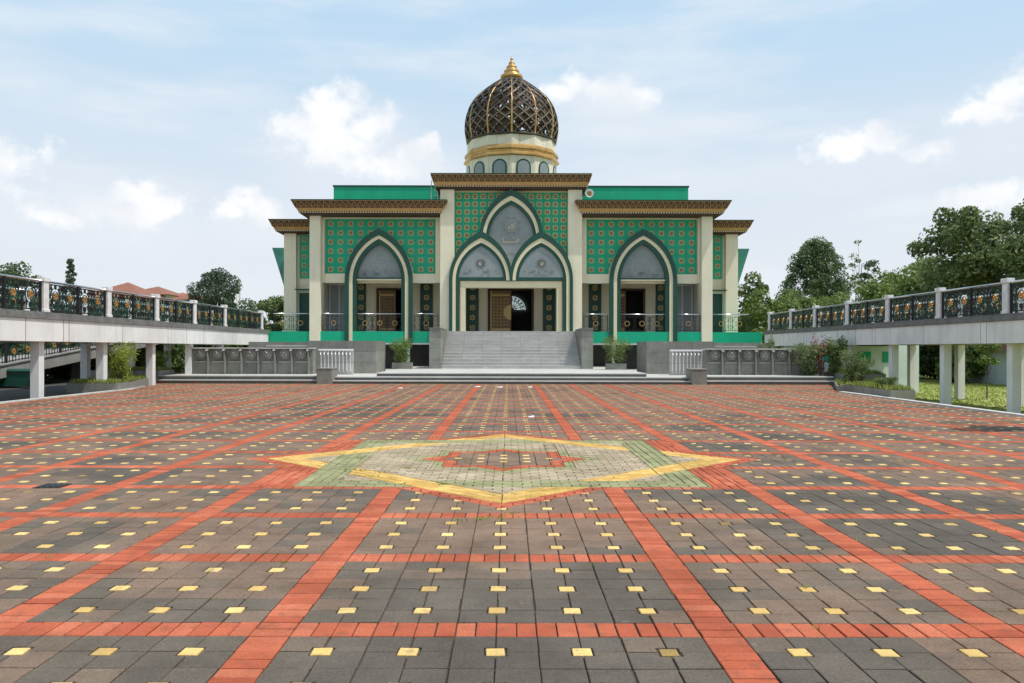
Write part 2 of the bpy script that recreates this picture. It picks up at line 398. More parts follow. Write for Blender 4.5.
pert = mth('MULTIPLY', mth('SUBTRACT', nzw.outputs['Fac'], .5), 2.4)
raw = mth('ADD', bm_, pert)
def smooth(x, a, b, lo=0.0, hi=1.0):
    r = nd('ShaderNodeMapRange', interpolation_type='SMOOTHSTEP')
    r.inputs['From Min'].default_value = a; r.inputs['From Max'].default_value = b; r.inputs['To Min'].default_value = lo; r.inputs['To Max'].default_value = hi
    _lnk(nt, x, r.inputs['Value']); return r.outputs[0]
cm = smooth(raw, .0, .80)
soft = smooth(mth('ADD', blobs([(345,150,120,60),(410,170,90,40),(140,225,160,50),(240,225,90,40),(600,100,100,30),(870,160,130,34),(1010,120,100,50)]), mth('MULTIPLY', mth('SUBTRACT', nzf.outputs['Fac'], .5), 1.0)), 0, .9, 0, .55)
# thin high veils: stretched noise
mpv = nd('ShaderNodeMapping'); mpv.inputs['Scale'].default_value = (1.3, 6.0, 1); mpv.inputs['Rotation'].default_value = (0, 0, R(-16)); _lnk(nt, cmb.outputs[0], mpv.inputs['Vector'])
nzv = nd('ShaderNodeTexNoise'); nzv.inputs['Scale'].default_value = 2.2; nzv.inputs['Detail'].default_value = 6; nzv.inputs['Roughness'].default_value = .55
_lnk(nt, mpv.outputs[0], nzv.inputs['Vector'])
veil = smooth(nzv.outputs['Fac'], .40, .72, 0.0, .75)
# haze towards the horizon
SKYK = .105
def rgbk(c): return (c[0]*.93/SKYK, c[1]*.93/SKYK, c[2]*.93/SKYK, 1)
grad = nd('ShaderNodeMix', data_type='RGBA'); _lnk(nt, smooth(elv, R(2), R(26)), grad.inputs['Factor'])
grad.inputs['A'].default_value = rgbk((.79, .835, .89)); grad.inputs['B'].default_value = rgbk((.49, .70, .90))
f1 = smooth(elv, R(24), R(80), .96, .60)
skm = nd('ShaderNodeMix', data_type='RGBA'); _lnk(nt, grad.outputs['Result'], skm.inputs['B'])
_lnk(nt, f1, skm.inputs['Factor']); _lnk(nt, sky.outputs[0], skm.inputs['A'])
skv = nd('ShaderNodeMix', data_type='RGBA'); skv.inputs['B'].default_value = rgbk((.82, .87, .93)); _lnk(nt, veil, skv.inputs['Factor']); _lnk(nt, skm.outputs['Result'], skv.inputs['A'])
sk2 = nd('ShaderNodeMix', data_type='RGBA'); sk2.inputs['B'].default_value = rgbk((.82, .86, .92)); _lnk(nt, soft, sk2.inputs['Factor']); _lnk(nt, skv.outputs['Result'], sk2.inputs['A'])
sk3 = nd('ShaderNodeMix', data_type='RGBA'); sk3.inputs['B'].default_value = rgbk((.955, .96, .975)); shade = nd('ShaderNodeMix', data_type='RGBA'); shade.inputs['A'].default_value = rgbk((1.06, 1.06, 1.06)); shade.inputs['B'].default_value = rgbk((.84, .87, .92)); _lnk(nt, smooth(nzf.outputs['Fac'], .35, .7), shade.inputs['Factor']); _lnk(nt, shade.outputs['Result'], sk3.inputs['B']); _lnk(nt, mth('MULTIPLY', cm, .88), sk3.inputs['Factor']); _lnk(nt, sk2.outputs['Result'], sk3.inputs['A'])
_lnk(nt, sk3.outputs['Result'], bg.inputs['Color']); bg.inputs['Strength'].default_value = SKYK

# ------------------------------------------------------------------ plaza paving
Mo = .4597; XC0 = -.067; YB0 = 4.697; PER = 3.5*Mo
G = {'grey': 0, 'red': 1, 'yel': 2, 'grn': 3, 'crm': 4}
def area(P): return .5*sum(P[i][0]*P[(i+1) % len(P)][1]-P[(i+1) % len(P)][0]*P[i][1] for i in range(len(P)))
def clip(P, a, b, keep=1):
    """keep the part of P left of a->b (keep=1) or right (keep=-1)"""
    out = []; n = len(P)
    def sd_(p): return keep*((b[0]-a[0])*(p[1]-a[1])-(b[1]-a[1])*(p[0]-a[0]))
    for i in range(n):
        p, q = P[i], P[(i+1) % n]; dp, dq = sd_(p), sd_(q)
        if dp >= 0: out.append(p)
        if (dp > 0 and dq < 0) or (dp < 0 and dq > 0):
            t = dp/(dp-dq); out.append((p[0]+(q[0]-p[0])*t, p[1]+(q[1]-p[1])*t))
    return out if len(out) >= 3 and abs(area(out)) > 1.5e-5 else []
def inter(P, Q):
    for i in range(len(Q)):
        P = clip(P, Q[i], Q[(i+1) % len(Q)])
        if not P: return []
    return P
def subtract(P, Q):
    res = []; cur = P
    for i in range(len(Q)):
        o = clip(cur, Q[i], Q[(i+1) % len(Q)], -1)
        if o: res.append(o)
        cur = clip(cur, Q[i], Q[(i+1) % len(Q)], 1)
        if not cur: return res
    return res
def subs(L, Qs):
    for Q in Qs:
        L2 = []
        for P in L:
            if inter(P, Q): L2 += subtract(P, Q)
            else: L2.append(P)
        L = L2
    return L
def inset(P, d):
    n = len(P); out = []
    for i in range(n):
        a, b, c = P[i-1], P[i], P[(i+1) % n]
        e1 = (b[0]-a[0], b[1]-a[1]); e2 = (c[0]-b[0], c[1]-b[1])
        l1 = math.hypot(*e1); l2 = math.hypot(*e2)
        if l1 < 1e-6 or l2 < 1e-6: return None
        n1 = (-e1[1]/l1, e1[0]/l1); n2 = (-e2[1]/l2, e2[0]/l2)
        cr = e1[0]*e2[1]-e1[1]*e2[0]
        if abs(cr) < 1e-4*l1*l2: out.append((b[0]+n1[0]*d, b[1]+n1[1]*d)); continue
        k = 1 + n1[0]*n2[0]+n1[1]*n2[1]
        if k < .12: k = .12
        out.append((b[0]+(n1[0]+n2[0])*d/k, b[1]+(n1[1]+n2[1])*d/k))
    return out
SX, SY, SS = XC0, 12.0, 2.45
def sq(s_): return [(SX-s_, SY-s_), (SX+s_, SY-s_), (SX+s_, SY+s_), (SX-s_, SY+s_)]
def dia(d_): return [(SX, SY-d_), (SX+d_, SY), (SX, SY+d_), (SX-d_, SY)]
gw = .46; DD = SS*math.sqrt(2); yw = .56*math.sqrt(2)/1.0*.72
# interlaced bands
sq_o, sq_i = sq(SS), sq(SS-gw); di_o, di_i = dia(DD), dia(DD-yw)
gb = [[sq_o[i], sq_o[(i+1) % 4], sq_i[(i+1) % 4], sq_i[i]] for i in range(4)]       # 0 front 1 right 2 back 3 left
yb = [[di_o[i], di_o[(i+1) % 4], di_i[(i+1) % 4], di_i[i]] for i in range(4)]       # 0 front-right 1 back-right 2 back-left 3 front-left
cross_y, cross_g = [], []
over = {(0,3), (1,0), (2,1), (3,2)}      # (green side, yellow edge) where yellow lies on top
for i in range(4):
    for j in range(4):
        c_ = inter(gb[i], yb[j])
        if c_: (cross_y if (i, j) in over else cross_g).append((i, j, c_))
pieces = []   # (poly, kind, angle)
allcross = [c_[2] for c_ in cross_y+cross_g]
for i in range(4):
    for P in subs([gb[i]], allcross): pieces.append((P, 'grn', 0 if i % 2 == 0 else 90))
    for P in subs([yb[i]], allcross): pieces.append((P, 'yel', 45 if i % 2 == 0 else -45))
for i, j, c_ in cross_g: pieces.append((c_, 'grn', 0 if i % 2 == 0 else 90))
for i, j, c_ in cross_y: pieces.append((c_, 'yel', 45 if j % 2 == 0 else -45))
s1, s2, s3 = .98, .84, .66
gS, gD = [sq(s1), dia(s1*1.414+.03)], None
inner = []
inner_polys = [(sq(s3), 'dark'), (dia(s3*1.36), 'dark'), (sq(s2), 'red'), (dia(s2*1.45), 'red'), (sq(s1), 'grn'), (dia(s1*1.5), 'grn')]
done = []
for P, k in inner_polys:
    for Q in subs([P], done): pieces.append((Q, k, 0))
    done.append(P)
cre = subs([sq_i], yb + done)
for P in cre: pieces.append((P, 'crm', 0))
for P in subs([di_i], [sq_o]): pieces.append((P, 'crm', 0))
# red surround
star_all = [sq_o, di_o]
red_o = [sq(SS+.0), dia(DD+.30)]
side = [(SX-(1.766*1.6)+.0, SY-SS-.02), (SX+1.766*1.6-.0, SY-SS-.02), (SX+1.766*1.6, SY+SS+.02), (SX-1.766*1.6, SY+SS+.02)]
for Q in subs([side, ], star_all): pieces.append((Q, 'red', 90))
for Q in subs([dia(DD+.28)], star_all+[side]): pieces.append((Q, 'red', 0))
mask_polys = [side, dia(DD+.28)]

class Pav:
    def __init__(s): s.mb = MB(); s.t = []
    def add(s, P, g, tone, gap=.0040):
        P = [p for i, p in enumerate(P) if math.dist(p, P[i-1]) > 1e-4]
        if len(P) < 3: return
        gap = gap*(.7+1.5*random.random()**3)
        if area(P) < 0: P = P[::-1]
        cy = sum(p[1] for p in P)/len(P)
        jx, jy, ja = random.uniform(-.0015, .0015), random.uniform(-.0015, .0015), random.uniform(-.006, .006)
        c0x = sum(p[0] for p in P)/len(P)
        P = [(p[0]+jx-(p[1]-cy)*ja, p[1]+jy+(p[0]-c0x)*ja) for p in P]
        A = inset(P, gap)
        if A is None or area(A) < 1e-4: return
        mb = s.mb; n0 = len(mb.f)
        h = random.uniform(-.0016, .0016); tx = random.uniform(-.006, .006); ty = random.uniform(-.006, .006)
        cx = sum(p[0] for p in P)/len(P)
        def z(p, b): return b + h + (p[0]-cx)*tx + (p[1]-cy)*ty
        if cy < 17:
            B = inset(P, gap + .0045)
            if B is None or area(B) < 5e-5: B = A
            k = len(P); n = len(mb.v)
            mb.v.extend([(p[0], p[1], z(p, 0)) for p in B] + [(p[0], p[1], z(p, -.0035)) for p in A] + [(p[0], p[1], -.03) for p in A])
            mb.f.append(tuple(range(n, n+k))); mb.m.append(g); mb.s.append(False)
            for i in range(k):
                j = (i+1) % k
                mb.f.append((n+k+i, n+k+j, n+j, n+i)); mb.m.append(g); mb.s.append(False)
                mb.f.append((n+2*k+i, n+2*k+j, n+k+j, n+k+i)); mb.m.append(g); mb.s.append(False)
        else:
            k = len(P); n = len(mb.v)
            mb.v.extend([(p[0], p[1], z(p, 0)) for p in A] + [(p[0], p[1], -.03) for p in A])
            mb.f.append(tuple(range(n, n+k))); mb.m.append(g); mb.s.append(False)
            for i in range(k):
                j = (i+1) % k
                mb.f.append((n+k+i, n+k+j, n+j, n+i)); mb.m.append(g); mb.s.append(False)
        s.t += [tone]*(len(mb.f)-n0)
pv = Pav()
_vn = {}
def vnoise(x, y):
    def g(i, j):
        k = (i, j)
        if k not in _vn: _vn[k] = random.random()
        return _vn[k]
    i, j = math.floor(x), math.floor(y); fx, fy = x-i, y-j; fx = fx*fx*(3-2*fx); fy = fy*fy*(3-2*fy)
    return (g(i,j)*(1-fx)+g(i+1,j)*fx)*(1-fy)+(g(i,j+1)*(1-fx)+g(i+1,j+1)*fx)*fy
def left_edge(y): return -14.6 - max(0, y-32)*.26
def right_edge(y): return 12.4 + max(0, y-31)*.34
_pt = {}
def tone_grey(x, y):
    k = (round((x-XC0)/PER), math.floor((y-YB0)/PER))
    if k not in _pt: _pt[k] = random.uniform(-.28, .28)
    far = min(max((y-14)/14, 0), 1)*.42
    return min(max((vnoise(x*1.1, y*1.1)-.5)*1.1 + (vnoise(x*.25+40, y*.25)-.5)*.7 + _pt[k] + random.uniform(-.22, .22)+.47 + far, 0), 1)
def put(P, g, tone):
    cx = sum(p[0] for p in P)/len(P); cy = sum(p[1] for p in P)/len(P)
    if cy > 38 or cx < left_edge(cy) or cx > right_edge(cy): return
    if abs(cx-SX) < 4.3 and abs(cy-SY) < 4.3 and len(P) <= 6:
        # L shaped pavers are not convex: near the star they are cut as plain squares under the insets
        for Q in subs([P], mask_polys): pv.add(Q, g, tone)
        return
    pv.add(P, g, tone)
def module(x, y, simple):
    """one module: four dark pavers round a yellow inset"""
    h = Mo/2; q = Mo/8
    c = (x+h, y+h)
    for (sx, sy) in ((-1,-1),(1,-1),(1,1),(-1,1)):
        ox, oy = c[0]+sx*h, c[1]+sy*h
        P = [(c[0]+sx*q, c[1]), (ox, c[1]), (ox, oy), (c[0], oy), (c[0], c[1]+sy*q), (c[0]+sx*q, c[1]+sy*q)]
        P = [(p[0], p[1]) for p in P]
        if area(P) < 0: P = P[::-1]
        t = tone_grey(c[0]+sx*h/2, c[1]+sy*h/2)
        cx_, cy_ = c[0]+sx*h/2, c[1]+sy*h/2
        near = abs(cx_-SX) < 4.3 and abs(cy_-SY) < 4.3
        if near:
            A = [(min(c[0]+sx*q, ox), min(c[1], oy)), (max(c[0]+sx*q, ox), min(c[1], oy)), (max(c[0]+sx*q, ox), max(c[1], oy)), (min(c[0]+sx*q, ox), max(c[1], oy))]
            B = [(min(c[0], c[0]+sx*q), min(c[1]+sy*q, oy)), (max(c[0], c[0]+sx*q), min(c[1]+sy*q, oy)), (max(c[0], c[0]+sx*q), max(c[1]+sy*q, oy)), (min(c[0], c[0]+sx*q), max(c[1]+sy*q, oy))]
            touched = any(inter(A, Q) or inter(B, Q) for Q in mask_polys)
            if touched:
                put(A, 0, t); put(B, 0, t); continue
        cxx = cx_; 
        if cy_ > 38 or cxx < left_edge(cy_) or cxx > right_edge(cy_): continue
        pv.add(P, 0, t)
    a = random.uniform(-.05, .05); ca, sa = cos(a), sin(a)
    P = [(c[0]+(sx*ca-sy*sa)*q*.93, c[1]+(sx*sa+sy*ca)*q*.93) for sx, sy in ((-1,-1),(1,-1),(1,1),(-1,1))]
    tn = random.random()
    put(P, 2, tn)
colx = []     # (x0, modules)
bands = []
bands_c = [XC0+sg*(2.75*Mo + 3.5*Mo*j) for sg in (-1, 1) for j in range(10)]
colx.append((XC0-2.5*Mo, 5))
for j in range(10):
    b = 2.75*Mo + 3.5*Mo*j
    colx.append((XC0+b+.25*Mo, 3)); colx.append((XC0-b-.25*Mo-3*Mo, 3))
for k in range(-3, 22):
    yc = YB0 + PER*k
    for (x0, nm) in colx:
        for i in range(nm):
            for j in range(3): module(x0+i*Mo, yc+.25*Mo+j*Mo, False)
        nb = nm*4
        for i in range(nb):
            xa = x0 + i*Mo/4
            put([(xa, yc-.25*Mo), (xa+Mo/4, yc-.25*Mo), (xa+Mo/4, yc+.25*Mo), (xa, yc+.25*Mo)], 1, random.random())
    for b in bands_c:
        for i in range(14):
            ya = yc-.25*Mo+i*Mo/4
            put([(b-.25*Mo, ya), (b+.25*Mo, ya), (b+.25*Mo, ya+Mo/4), (b-.25*Mo, ya+Mo/4)], 1, min(1, max(0, random.gauss(.5, .28))))
# star pieces tiled with bricks in their own direction
for P, kind, ang in pieces:
    if area(P) < 0: P = P[::-1]
    xs = [p[0] for p in P]; ys = [p[1] for p in P]; cx, cy = (min(xs)+max(xs))/2, (min(ys)+max(ys))/2
    rad = math.hypot(max(xs)-min(xs), max(ys)-min(ys))/2 + .3
    L_, W_ = (.23, .115) if kind != 'dark' else (.23, .23)
    ca, sa = cos(R(ang)), sin(R(ang))
    # keep courses aligned to a common origin
    ux = (cx-SX)*ca + (cy-SY)*sa; uy = -(cx-SX)*sa + (cy-SY)*ca
    i0, i1 = int((ux-rad)/L_)-1, int((ux+rad)/L_)+1; j0, j1 = int((uy-rad)/W_)-1, int((uy+rad)/W_)+1
    for j in range(j0, j1+1):
        sh = (j % 2)*L_/2 if kind != 'dark' else 0
        for i in range(i0, i1+1):
            a, b = i*L_+sh, j*W_
            Q = [(SX+(u*ca-v*sa), SY+(u*sa+v*ca)) for u, v in ((a, b), (a+L_, b), (a+L_, b+W_), (a, b+W_))]
            Q = inter(Q, P)
            if not Q: continue
            g = {'dark': 0, 'red': 1, 'yel': 5, 'grn': 3, 'crm': 4}[kind]
            pv.add(Q, g, random.uniform(.6, 1) if kind == 'dark' else random.random(), .0055)
for i in range(-2, 3):   # yellow insets inside the small star
    for j in range(-1, 2):
        if abs(i)+abs(j)*1.2 > 2.6: continue
        x, y = SX+i*Mo*.72, SY+j*Mo*.75; q = .05
        n0 = len(pv.mb.f); pv.mb.box(x-q, x+q, y-q, y+q, -.02, .006, 2); pv.t += [random.random()]*(len(pv.mb.f)-n0)
plaza = pv.mb.build('plaza', ['p_grey', 'p_red', 'p_yel', 'p_grn', 'p_crm', 'p_och'], kind='structure', attr=pv.t)

b = MB()
b.prism([(-14.62, -3), (12.42, -3), (12.42, 31), (14.85, 38.2), (-16.25, 38.2), (-14.62, 32)], -.45, -.014, 0, 'z')
b.build('plaza_bed', 'joint', kind='structure')
b = MB()
b.box(12.42, 12.65, -3, 31, -.65, .03);
b.box(-14.85, -14.62, -3, 32, -.2, .03); b.prism([(-14.85, 32), (-14.62, 32), (-16.25, 38.2), (-16.5, 38.2)], -.2, .03, 0, 'z')
b.build('kerb', 'kerb', kind='structure')
b = MB(); b.box(-900, 900, -300, 1500, -1.4, -.58); b.build('ground', 'lawn', kind='structure')
b = MB(); b.box(-60, -14.87, -10, 60, -.7, -.09); b.build('service_road', 'asphalt', kind='structure')

# ------------------------------------------------------------------ stone terrace and steps (setting)
MX = .15     # centre line of the mosque
b = MB()
# left ledge, right ledge: two risers with light nosings
def steprun(b, x0, x1, levels, yback):
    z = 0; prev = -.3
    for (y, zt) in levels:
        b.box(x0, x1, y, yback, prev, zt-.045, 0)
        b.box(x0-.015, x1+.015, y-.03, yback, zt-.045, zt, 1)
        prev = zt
steprun(b, -16.1, -8.72, [(37.5, .17), (37.9, .36)], 40.1)
steprun(b, 9.02, 14.95, [(37.5, .17), (37.9, .36)], 40.1)
steprun(b, -8.7, 9.0, [(37.45, .15), (37.95, .31)], 47)
steprun(b, MX-6.3, MX+6.3, [(38.45, .475)], 56)
b.box(-16.1, -8.72, 40.1, 56, -.3, .3, 1); b.box(9.02, 16.1, 40.1, 56, -.3, .3, 1)
b.box(-8.7, MX-6.33, 47, 56, -.3, .305, 1); b.box(MX+6.33, 9.0, 47, 56, -.3, .305, 1)
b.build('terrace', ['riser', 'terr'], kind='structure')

# ------------------------------------------------------------------ entrance staircase
st = thing('entrance_staircase', (MX, 47, .475), 'wide pale stone steps rising to the central mosque door between two grey stone piers', 'staircase')
b = MB(); NS = 12; z0 = .475; zt = 2.70; y0 = 46.8; y1 = 51.0
hw = 3.98
for i in range(NS):
    za = z0 + (zt-z0)*i/NS; zb = z0 + (zt-z0)*(i+1)/NS; ya = y0 + (y1-y0)*i/(NS-1)*.985
    k = 7
    for j in range(k):
        xa = MX-hw+2*hw*j/k; xb = MX-hw+2*hw*(j+1)/k
        b.box(xa+.004, xb-.004, ya, ya+.5 if i < NS-1 else 52.5, za-.05, zb-.035, 0)
    b.box(MX-hw, MX+hw, ya-.025, ya+.5 if i < NS-1 else 52.5, zb-.035, zb, 1)
b.box(MX-hw, MX+hw, y0+.1, 52.4, z0-.4, z0+.01, 0)
for i in range(1, NS):
    ya = y0 + (y1-y0)*i/(NS-1)*.985
    b.box(MX-hw+.02, MX+hw-.02, ya+.4, 52.4, z0, z0 + (zt-z0)*i/NS-.06, 0)
b.build('steps', ['step', 'stonel'], st)
for s_ in (-1, 1):
    b = MB()
    xa, xb = MX+s_*(hw+.01), MX+s_*(hw+.66)
    nz = 4; z_ = [.46, 1.0, 1.62, 2.24, 2.76]
    for i in range(4):
        for (ya, yb_) in ((46.6, 48.0), (48.0, 49.5), (49.5, 51.15)):
            b.box(xa, xb, ya+.006, yb_-.006, z_[i]+.006, z_[i+1]-.006, 0)
    b.box(min(xa, xb)+.02, max(xa, xb)-.02, 46.62, 51.13, .45, 2.74, 1)
    b.box(xa-.02*s_, xb+.02*s_, 46.57, 51.16, 2.76, 2.80, 0)
    b.build('pier', ['stone', 'stonej'], st)

# ------------------------------------------------------------------ stone retaining blocks, ablution walls
def stonewall(b, x0, x1, y0, y1, z0, z1, bw=1.2, bh=.55, m=0, core=1):
    if x0 > x1: x0, x1 = x1, x0
    nx = max(1, round((x1-x0)/bw)); nz = max(1, round((z1-z0)/bh)); g = .009
    b.box(x0+.012, x1-.012, y0+.012, y1-.012, z0, z1-.01, core)
    for j in range(nz):
        za, zb = z0+(z1-z0)*j/nz, z0+(z1-z0)*(j+1)/nz
        for i in range(nx):
            xa, xb = x0+(x1-x0)*i/nx, x0+(x1-x0)*(i+1)/nx
            b.box(xa+g, xb-g, y0, y1, za+g, zb-g, m)
for s_, lab in ((-1, 'long grey stone retaining wall behind the left ablution wall, left of the staircase'), (1, 'long grey stone retaining wall behind the right ablution wall, right of the staircase')):
    rt = thing('retaining_wall', (MX+s_*10, 44.5, .3), lab, 'wall', 'stone retaining walls beside the staircase')
    b = MB(); stonewall(b, MX+s_*7.05, MX+s_*10.6, 42.9, 46.2, .3, 2.02); b.build('wall_block', ['stone', 'stonej'], rt)
    b = MB(); stonewall(b, MX+s_*10.62, MX+s_*13.9, 43.5, 46.2, .3, 1.96); b.box(MX+s_*10.62, MX+s_*12.9, 43.3, 43.5, 1.7, 1.78, 2); b.build('rear_block', ['stone', 'stonej', 'stonel'], rt)
    b = MB(); stonewall(b, MX+s_*13.92, MX+s_*15.6, 42.9, 43.3, .3, 1.55); b.build('end_wall', ['stone', 'stonej'], rt)

for s_, n_, x0, x1, lab in ((-1, 7, -15.35, -9.5, 'long low grey stone ablution wall with seven octagonal taps, left of the staircase'), (1, 6, 9.55, 14.9, 'long low grey stone ablution wall with six octagonal taps, right of the staircase')):
    wd = thing('ablution_wall', ((x0+x1)/2, 40.2, .36), lab, 'ablution wall', 'ablution walls on the terrace')
    b = MB(); stonewall(b, x0, x1, 40.0, 40.6, .36, 1.58, .8, .6); b.build('wall', ['stone', 'stonej'], wd)
    b = MB(); b.box(x0-.03, x1+.03, 39.78, 40.62, 1.585, 1.64, 0); b.build('coping', 'stonel', wd, bevel=.01)
    for i in range(n_):
        cx = x0 + .45 + i*.81
        b = MB()
        P = [(cx+.26*cos(pi/8+k*pi/4), 1.33+.26*sin(pi/8+k*pi/4)) for k in range(8)]
        b.prism(P, 39.86, 40.0, 0, 'y')
        P = [(cx+.15*cos(k*pi/4), 1.33+.15*sin(k*pi/4)) for k in range(8)]; b.prism(P, 39.83, 39.86, 0, 'y')
        pq = b.build('tap_plaque', ['stone', 'stonel'], wd, bevel=.008)
        b = MB(); b.tube([(cx, 39.83, 1.34), (cx, 39.72, 1.35), (cx, 39.68, 1.28)], .025, 8); b.tube([(cx, 39.76, 1.36), (cx, 39.76, 1.42)], .018, 6); b.tube([(cx-.05, 39.76, 1.42), (cx+.05, 39.76, 1.42)], .012, 6)
        b.build('tap', 'steel', pq)
        # splayed side fins with an overhanging bracket
        b = MB(); xf = cx+.36
        b.prism([(xf-.035, .36), (xf+.035, .36), (xf+.035, 1.05), (xf-.02, 1.45), (xf-.07, 1.45), (xf-.035, 1.05)], 39.80, 40.0, 0, 'y')
        b.bar((xf-.02, 39.55, 1.50), (xf-.02, 40.0, 1.56), .07, .05, (0, 0, 1), 1)
        b.build('divider', ['stone', 'stonel'], wd)
        b = MB(); b.box(cx-.3, cx+.3, 39.93, 40.0, .93, .97, 0); b.build('shelf', 'stonel', wd)

for s_, lab in ((-1, 'white tap rail with nine slim pipes at the right end of the left ablution wall'), (1, 'white tap rail with nine slim pipes at the left end of the right ablution wall')):
    xa, xb = MX+s_*9.6, MX+s_*7.95
    tr = thing('tap_rail', ((xa+xb)/2, 41.2, .31), lab, 'tap rail', 'tap rails by the ablution walls')
    b = MB(); stonewall(b, xa, xb, 41.2, 41.5, .31, 1.5, .8, .6); b.build('backing_wall', ['stonel', 'riser'], tr)
    b = MB(); b.box(min(xa, xb)-.03, max(xa, xb)+.03, 41.0, 41.3, 1.5, 1.58); b.build('rail', 'white2', tr, bevel=.01)
    for i in range(9):
        x = xa+(xb-xa)*(i+.5)/9
        b = MB(); b.tube([(x, 41.1, 1.5), (x, 41.1, .55), (x, 41.18, .45)], .028, 8); b.tube([(x, 41.1, 1.38), (x, 40.98, 1.38), (x, 40.96, 1.30)], .03, 8)
        b.build('pipe', 'white2', tr)
for s_, lab in ((-1, 'squat grey stone block at the left end of the central steps'), (1, 'squat grey stone block at the right end of the central steps')):
    b = MB(); xa, xb = MX+s_*8.15, MX+s_*8.85
    b.box(xa, xb, 37.3, 38.5, -.02, .66, 0); b.box(xa-.02*s_, xb+.02*s_, 37.28, 38.52, .665, .72, 0)
    b.build('stone_block', ['stone'], label=lab, cat='stone block', group='stone blocks ending the central steps', bevel=.01)

# ------------------------------------------------------------------ mosque
mq = thing('mosque', (MX, 62, 0), 'green and cream mosque with pointed arches, gilded cornices and a dark lattice dome', 'mosque')
def part(name, b, mats, parent=None, bevel=0, label=None): return b.build(name, mats, parent or mq, bevel=bevel, label=label)
def arch_path(cx, hw, zs, rise, zbl, zbr, n=14):
    r = (rise*rise + hw*hw)/(2*hw); P = [(cx-hw, zbl), (cx-hw, zs)]
    a1 = math.acos(-(r-hw)/r) if r >= hw else pi/2
    for i in range(1, n+1):
        t = pi + (a1-pi)*i/n; P.append((cx-hw+r+r*cos(t), zs+r*sin(t)))
    for i in range(n-1, -1, -1):
        t = pi + (a1-pi)*i/n; P.append((2*cx-(cx-hw+r+r*cos(t)), zs+r*sin(t)))
    P.append((cx+hw, zs)) if False else None
    P.append((cx+hw, zbr)); return P
def arch_band(b, O, I, y0, y1, m=0, clampx=None, mi=None):
    if clampx is not None:
        c, sg = clampx
        cl = lambda p: (min(p[0], c) if sg < 0 else max(p[0], c), p[1])
        O = [cl(p) for p in O]; I = [cl(p) for p in I]
    for i in range(len(O)-1):
        a, b_, c, d = O[i], O[i+1], I[i+1], I[i]
        if abs(a[0]-d[0])+abs(a[1]-d[1]) < 1e-5 and abs(b_[0]-c[0])+abs(b_[1]-c[1]) < 1e-5: continue
        b.poly([(a[0], y0, a[1]), (d[0], y0, d[1]), (c[0], y0, c[1]), (b_[0], y0, b_[1])], m)
        b.poly([(a[0], y0, a[1]), (b_[0], y0, b_[1]), (b_[0], y1, b_[1]), (a[0], y1, a[1])], m if mi is None else mi)
        b.poly([(d[0], y0, d[1]), (d[0], y1, d[1]), (c[0], y1, c[1]), (c[0], y0, c[1])], m)
    for (o, i_) in ((O[0], I[0]), (O[-1], I[-1])):
        b.poly([(o[0], y0, o[1]), (i_[0], y0, i_[1]), (i_[0], y1, i_[1]), (o[0], y1, o[1])], m)
def rosette(b, x, y, z, r, kind=0, g=1, d=2):
    # gold eight pointed ring with a brown heart, standing 1.5 cm proud
    def starp(ro, ri, n=8, ph=0): return [(x+(ro if k % 2 == 0 else ri)*cos(ph+k*pi/n), z+(ro if k % 2 == 0 else ri)*sin(ph+k*pi/n)) for k in range(2*n)]
    b.prism(starp(r, r*.80, 8), y-.015, y, g, 'y')
    b.prism(starp(r*.60, r*.40, 8, pi/16), y-.022, y-.015, d, 'y')
    for k in range(4): b.prism([(x+r*.98*cos(pi/4+k*pi/2)+.03*cos(q*pi/2), z+r*.98*sin(pi/4+k*pi/2)+.03*sin(q*pi/2)) for q in range(4)], y-.012, y, g, 'y')
    b.prism([(x+.2*r*cos(k*pi/3), z+.2*r*sin(k*pi/3)) for k in range(6)], y-.028, y-.022, g, 'y')
def tile_panel(b, x0, x1, y, z0, z1, nx, nz, r, skip=None):
    b.box(x0, x1, y, y+.1, z0, z1, 0)
    sx, sz = (x1-x0)/nx, (z1-z0)/nz
    for i in range(1, nx): b.box(x0+i*sx-.012, x0+i*sx+.012, y-.006, y, z0, z1, 3)
    for j in range(1, nz): b.box(x0, x1, y-.0045, y, z0+j*sz-.012, z0+j*sz+.012, 3)
    for i in range(nx):
        for j in range(nz):
            cx, cz = x0+(i+.5)*sx, z0+(j+.5)*sz
            if skip and skip(cx, cz): continue
            rosette(b, cx, y-.007, cz, r)
TP = ['tile', 'rosegold', 'rosebrown', 'tileline']
